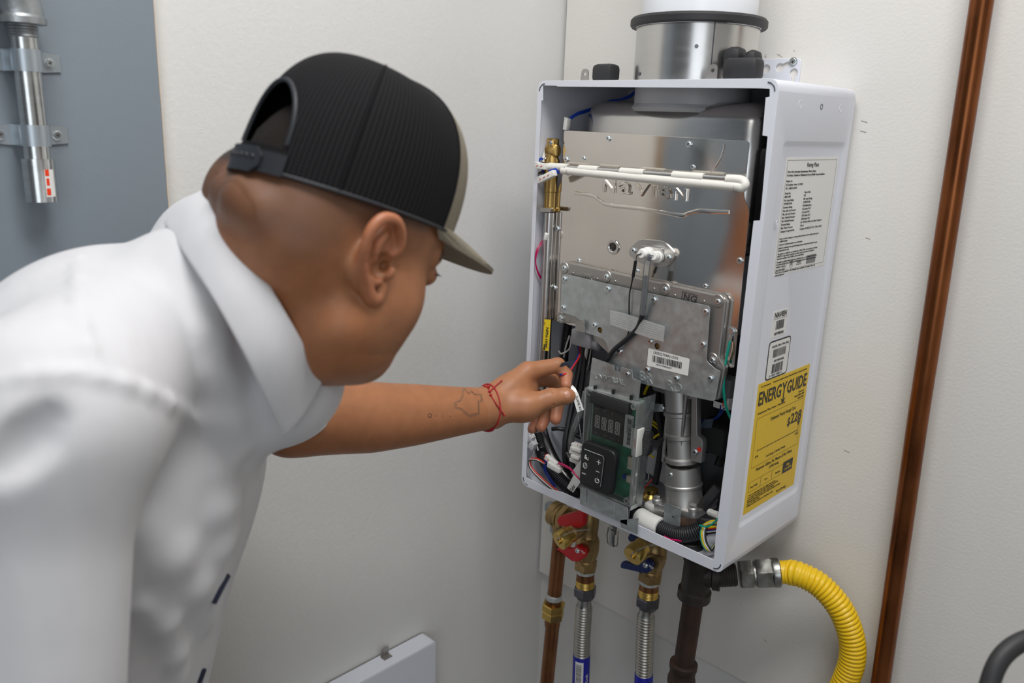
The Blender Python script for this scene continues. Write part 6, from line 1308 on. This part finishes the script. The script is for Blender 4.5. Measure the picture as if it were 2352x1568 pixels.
for lay in (0, 1):
    for i in range(nu + 1):
        th = -BT + 2 * BT * i / nu; x, y, z = rim(th); w_ = math.cos(th * (PI / 2) / BT * .98) ** .55
        for j in range(nv + 1):
            s = j / nv; ext = .082 * w_ * s; yy_ = y * (1 - .10 * s)
            vs.append(hd(x + ext - .001, yy_, z + .003 - .10 * ext - 1.2 * ext * ext - 1.0 * yy_ * yy_ * s * 1.2 - (.0042 if lay else 0)))
m1 = (nu + 1) * (nv + 1); fs = []
for i in range(nu):
    for j in range(nv):
        a = i * (nv + 1) + j; qd = (a, a + nv + 1, a + nv + 2, a + 1); fs.append(qd); fs.append(tuple(m1 + k for k in qd[::-1]))
for i in range(nu):
    for j in (0, nv): a = i * (nv + 1) + j; b = a + nv + 1; fs.append((a, a + m1, b + m1, b) if j == 0 else (a, b, b + m1, a + m1))
mb.add(vs, fs); mb.build('brim', M['khaki'], capo, angle=50)
# ------------------------------------------------------------------ shirt
S2 = SDF(np.array(body(-.55, -.5, -.75)) - .25, np.array(body(.25, .45, .15)) + .25, .0045)
BB = np.stack([F_, R_, U_], 1)
def B2(c, r, k=.04, op='u', Rm=None): S2.ell(body(*c), r, BB if Rm is None else Rm, k, op)
B2((-.095, 0, -.190), (.145, .190, .195)); B2((-.085, 0, -.085), (.105, .180, .098)); B2((-.178, 0, -.45), (.150, .175, .24)); B2((-.148, 0, -.31), (.155, .180, .22))
B2((-.05, .185, -.085), (.075, .072, .072)); S2.cone(body(-.05, .20, -.095), body(-.060, .262, -.42), .069, .064, .010)
S2.cone(body(-.03, .10, -.055), body(-.035, .19, -.08), .06, .068, .05)
S2.cone(body(-.03, -.16, -.02), LS, .08, .075, .04); S2.cone(LS, np.array(LS) + (EL - np.array(LS)) * .80, .068, .0575, .03)
S2.cone(body(.01, -.02, -.035), body(.07, .0, -.105), .072, .070, .05)
S2.cone(body(.012, 0, -.035), body(.055, 0, .000), .080, .070, .03)
# folds
def fold(pts, r, k=.018, lift=0): S2.chain([body(*p) for p in pts], r, k)
P2, F2 = S2.surface()
B2v = BVHTree.FromPolygons([tuple(v) for v in P2], [tuple(f) for f in F2.tolist()])
def sh(x, y, lift=0.0):
    d = Vector(ray(x, y)).normalized(); h = B2v.ray_cast(Vector(CAM), d); return None if h[0] is None else np.array(h[0] + h[1] * lift)
def pfold(pl, r, k=.024, lift=-.0062, op='u'):
    pts = [sh(x, y, lift) for x, y in pl]; pts = [p for p in pts if p is not None]
    if len(pts) < 2: return
    n_ = len(pts); rs = [r * (.45 + .55 * math.sin(PI * (i + .5) / n_)) for i in range(n_)]; S2.chain(pts, rs, k, op)
pfold([(470, 690), (480, 760), (490, 850), (495, 950), (490, 1040)], .007); pfold([(500, 800), (520, 880), (535, 960), (545, 1030)], .007)
pfold([(520, 1080), (530, 1150), (535, 1230)], .006); pfold([(490, 1090), (500, 1170), (505, 1260), (498, 1340)], .006)
pfold([(325, 1210), (400, 1280), (450, 1350), (480, 1420)], .006, .03)
pfold([(0, 874), (60, 862), (110, 857), (170, 858), (230, 866), (290, 880), (340, 900), (390, 926), (430, 952), (470, 985), (500, 1012)], .0045, .008, -.0022)
pfold([(178, 590), (176, 640), (180, 690), (190, 750), (206, 800), (214, 850)], .0035, .007, -.0018)
pfold([(0, 1075), (40, 1040), (80, 1000), (110, 960)], .007, .02, -.001, 's'); pfold([(330, 1390), (380, 1430), (405, 1500), (408, 1566)], .006, .02, -.003)
P2, F2 = S2.surface(); sho = link('shirt', npmesh('shirt', P2, F2, M['shirt']), PR)
B2v = BVHTree.FromPolygons([tuple(v) for v in P2], [tuple(f) for f in F2.tolist()])
# collar
inn = [(470, 433, 0), (522, 505, .062), (578, 595, .086), (640, 700, .091), (692, 790, .082), (738, 884, .052)]
out_ = [(374, 511, 0), (428, 592, .070), (492, 690, .105), (557, 808, .115), (604, 905, .104), (652, 1004, .072)]
ci = catmull([onr(*p) for p in inn], 8); co = catmull([onr(*p) for p in out_], 8); ncol = len(ci)
def mir(p): p = np.array(p); return Vector(p - 2 * ((p - NECK) @ R_) * R_)
def collar(side):
    mb = MB(); vs = []; nv = 8; cen = body(.06, 0, -.03)
    rows = []
    for a, b in zip(ci, co):
        a2, b2 = (a, b) if side > 0 else (mir(a), mir(b)); row = []
        axn = Vector(F_ * .836 + U_ * .548)
        o_ = (a2 - cen); o_ = (o_ - axn * o_.dot(axn)).normalized()
        for j in range(nv + 1):
            t = j / nv; p = a2.lerp(b2, t) + o_ * (.004 * math.sin(PI * t) + .004 * (1 - (1 - t) ** 2 if t < .5 else 1) * 0); row.append(p)
        inner_ = [a2 - o_ * .0035 - axn * .002, a2 - o_ * .006 - axn * .022, a2 - o_ * .004 - axn * .045]
        rows.append([inner_[2], inner_[1], inner_[0], a2 + axn * .0014 - o_ * .001] + row)
    w_ = len(rows[0])
    for r in rows: vs += r
    fs = [(i * w_ + j, i * w_ + j + 1, (i + 1) * w_ + j + 1, (i + 1) * w_ + j) for i in range(len(rows) - 1) for j in range(w_ - 1)]
    mb.add(vs, fs if side > 0 else [f[::-1] for f in fs]); return mb
for s in (1, -1):
    o = collar(s).build('collar', M['shirt'], sho, angle=80); md = o.modifiers.new('thick', 'SOLIDIFY'); md.thickness = .0022; md.offset = 0; md2 = o.modifiers.new('sub', 'SUBSURF'); md2.levels = 1; md2.render_levels = 1
# blue edge of the pocket lining and small buttons
def shr(pl, wd, nm, m):
    mb = MB(); pts = [sh(x, y, .001) for x, y in pl]; pts = [Vector(p) for p in pts if p is not None]
    if len(pts) >= 2: sweep(mb, catmull(pts, 5), wd, 6); mb.build(nm, m, sho)
shr([(488, 1383), (505, 1350), (520, 1322)], .0035, 'pocket_lining', M['trouser']); shr([(455, 1566), (466, 1535)], .0035, 'pocket_lining', M['trouser'])
# sleeve hem and stitching
mb = MB(); axs = Vector(EL - np.array(LS)).normalized(); hc = Vector(np.array(LS) + (EL - np.array(LS)) * .80); hc = hc + axs * .018; X_, Y_, Z_ = frame(axs)
lathe(mb, hc, axs, [(.054, -.030), (.0585, -.012), (.0590, .030), (.0578, .032), (.053, .026), (.050, -.01)], 40); mb.build('sleeve_hem', M['shirt'], sho)
# trousers and shoes below the frame
S3 = SDF(np.array(body(-.40, -.30, 0)) * [1, 1, 0] + [-.2, -.2, FL + .04], np.array(body(.12, .30, 0)) * [1, 1, 0] + [.25, .25, -.02], .008)
hipz = -.02
S3.ell(body(-.20, 0, -.62), (.125, .165, .13), BB, .05)
fz = FL - NECK[2]
for s in (-1, 1):
    kn = body(-.16, s * .105, fz + .50); an = body(-.20, s * .11, fz + .09); S3.cone(body(-.20, s * .09, -.64), kn, .098, .070, .05); S3.cone(kn, an, .070, .058, .04)
P3, F3 = S3.surface(); link('trousers', npmesh('trousers', P3, F3, M['trouser']), PR)
for s in (-1, 1):
    mb = MB(); c = body(-.15, s * .115, fz + .045); Rm = rotm(Vector(F_), Vector(-R_), Vector(U_)); boxv(mb, c, (.28, .098, .088), Rm, bev=.036); boxv(mb, body(-.15, s * .115, fz + .010), (.285, .10, .020), Rm, bev=.008); mb.build('shoe', M['shoe'], PR)
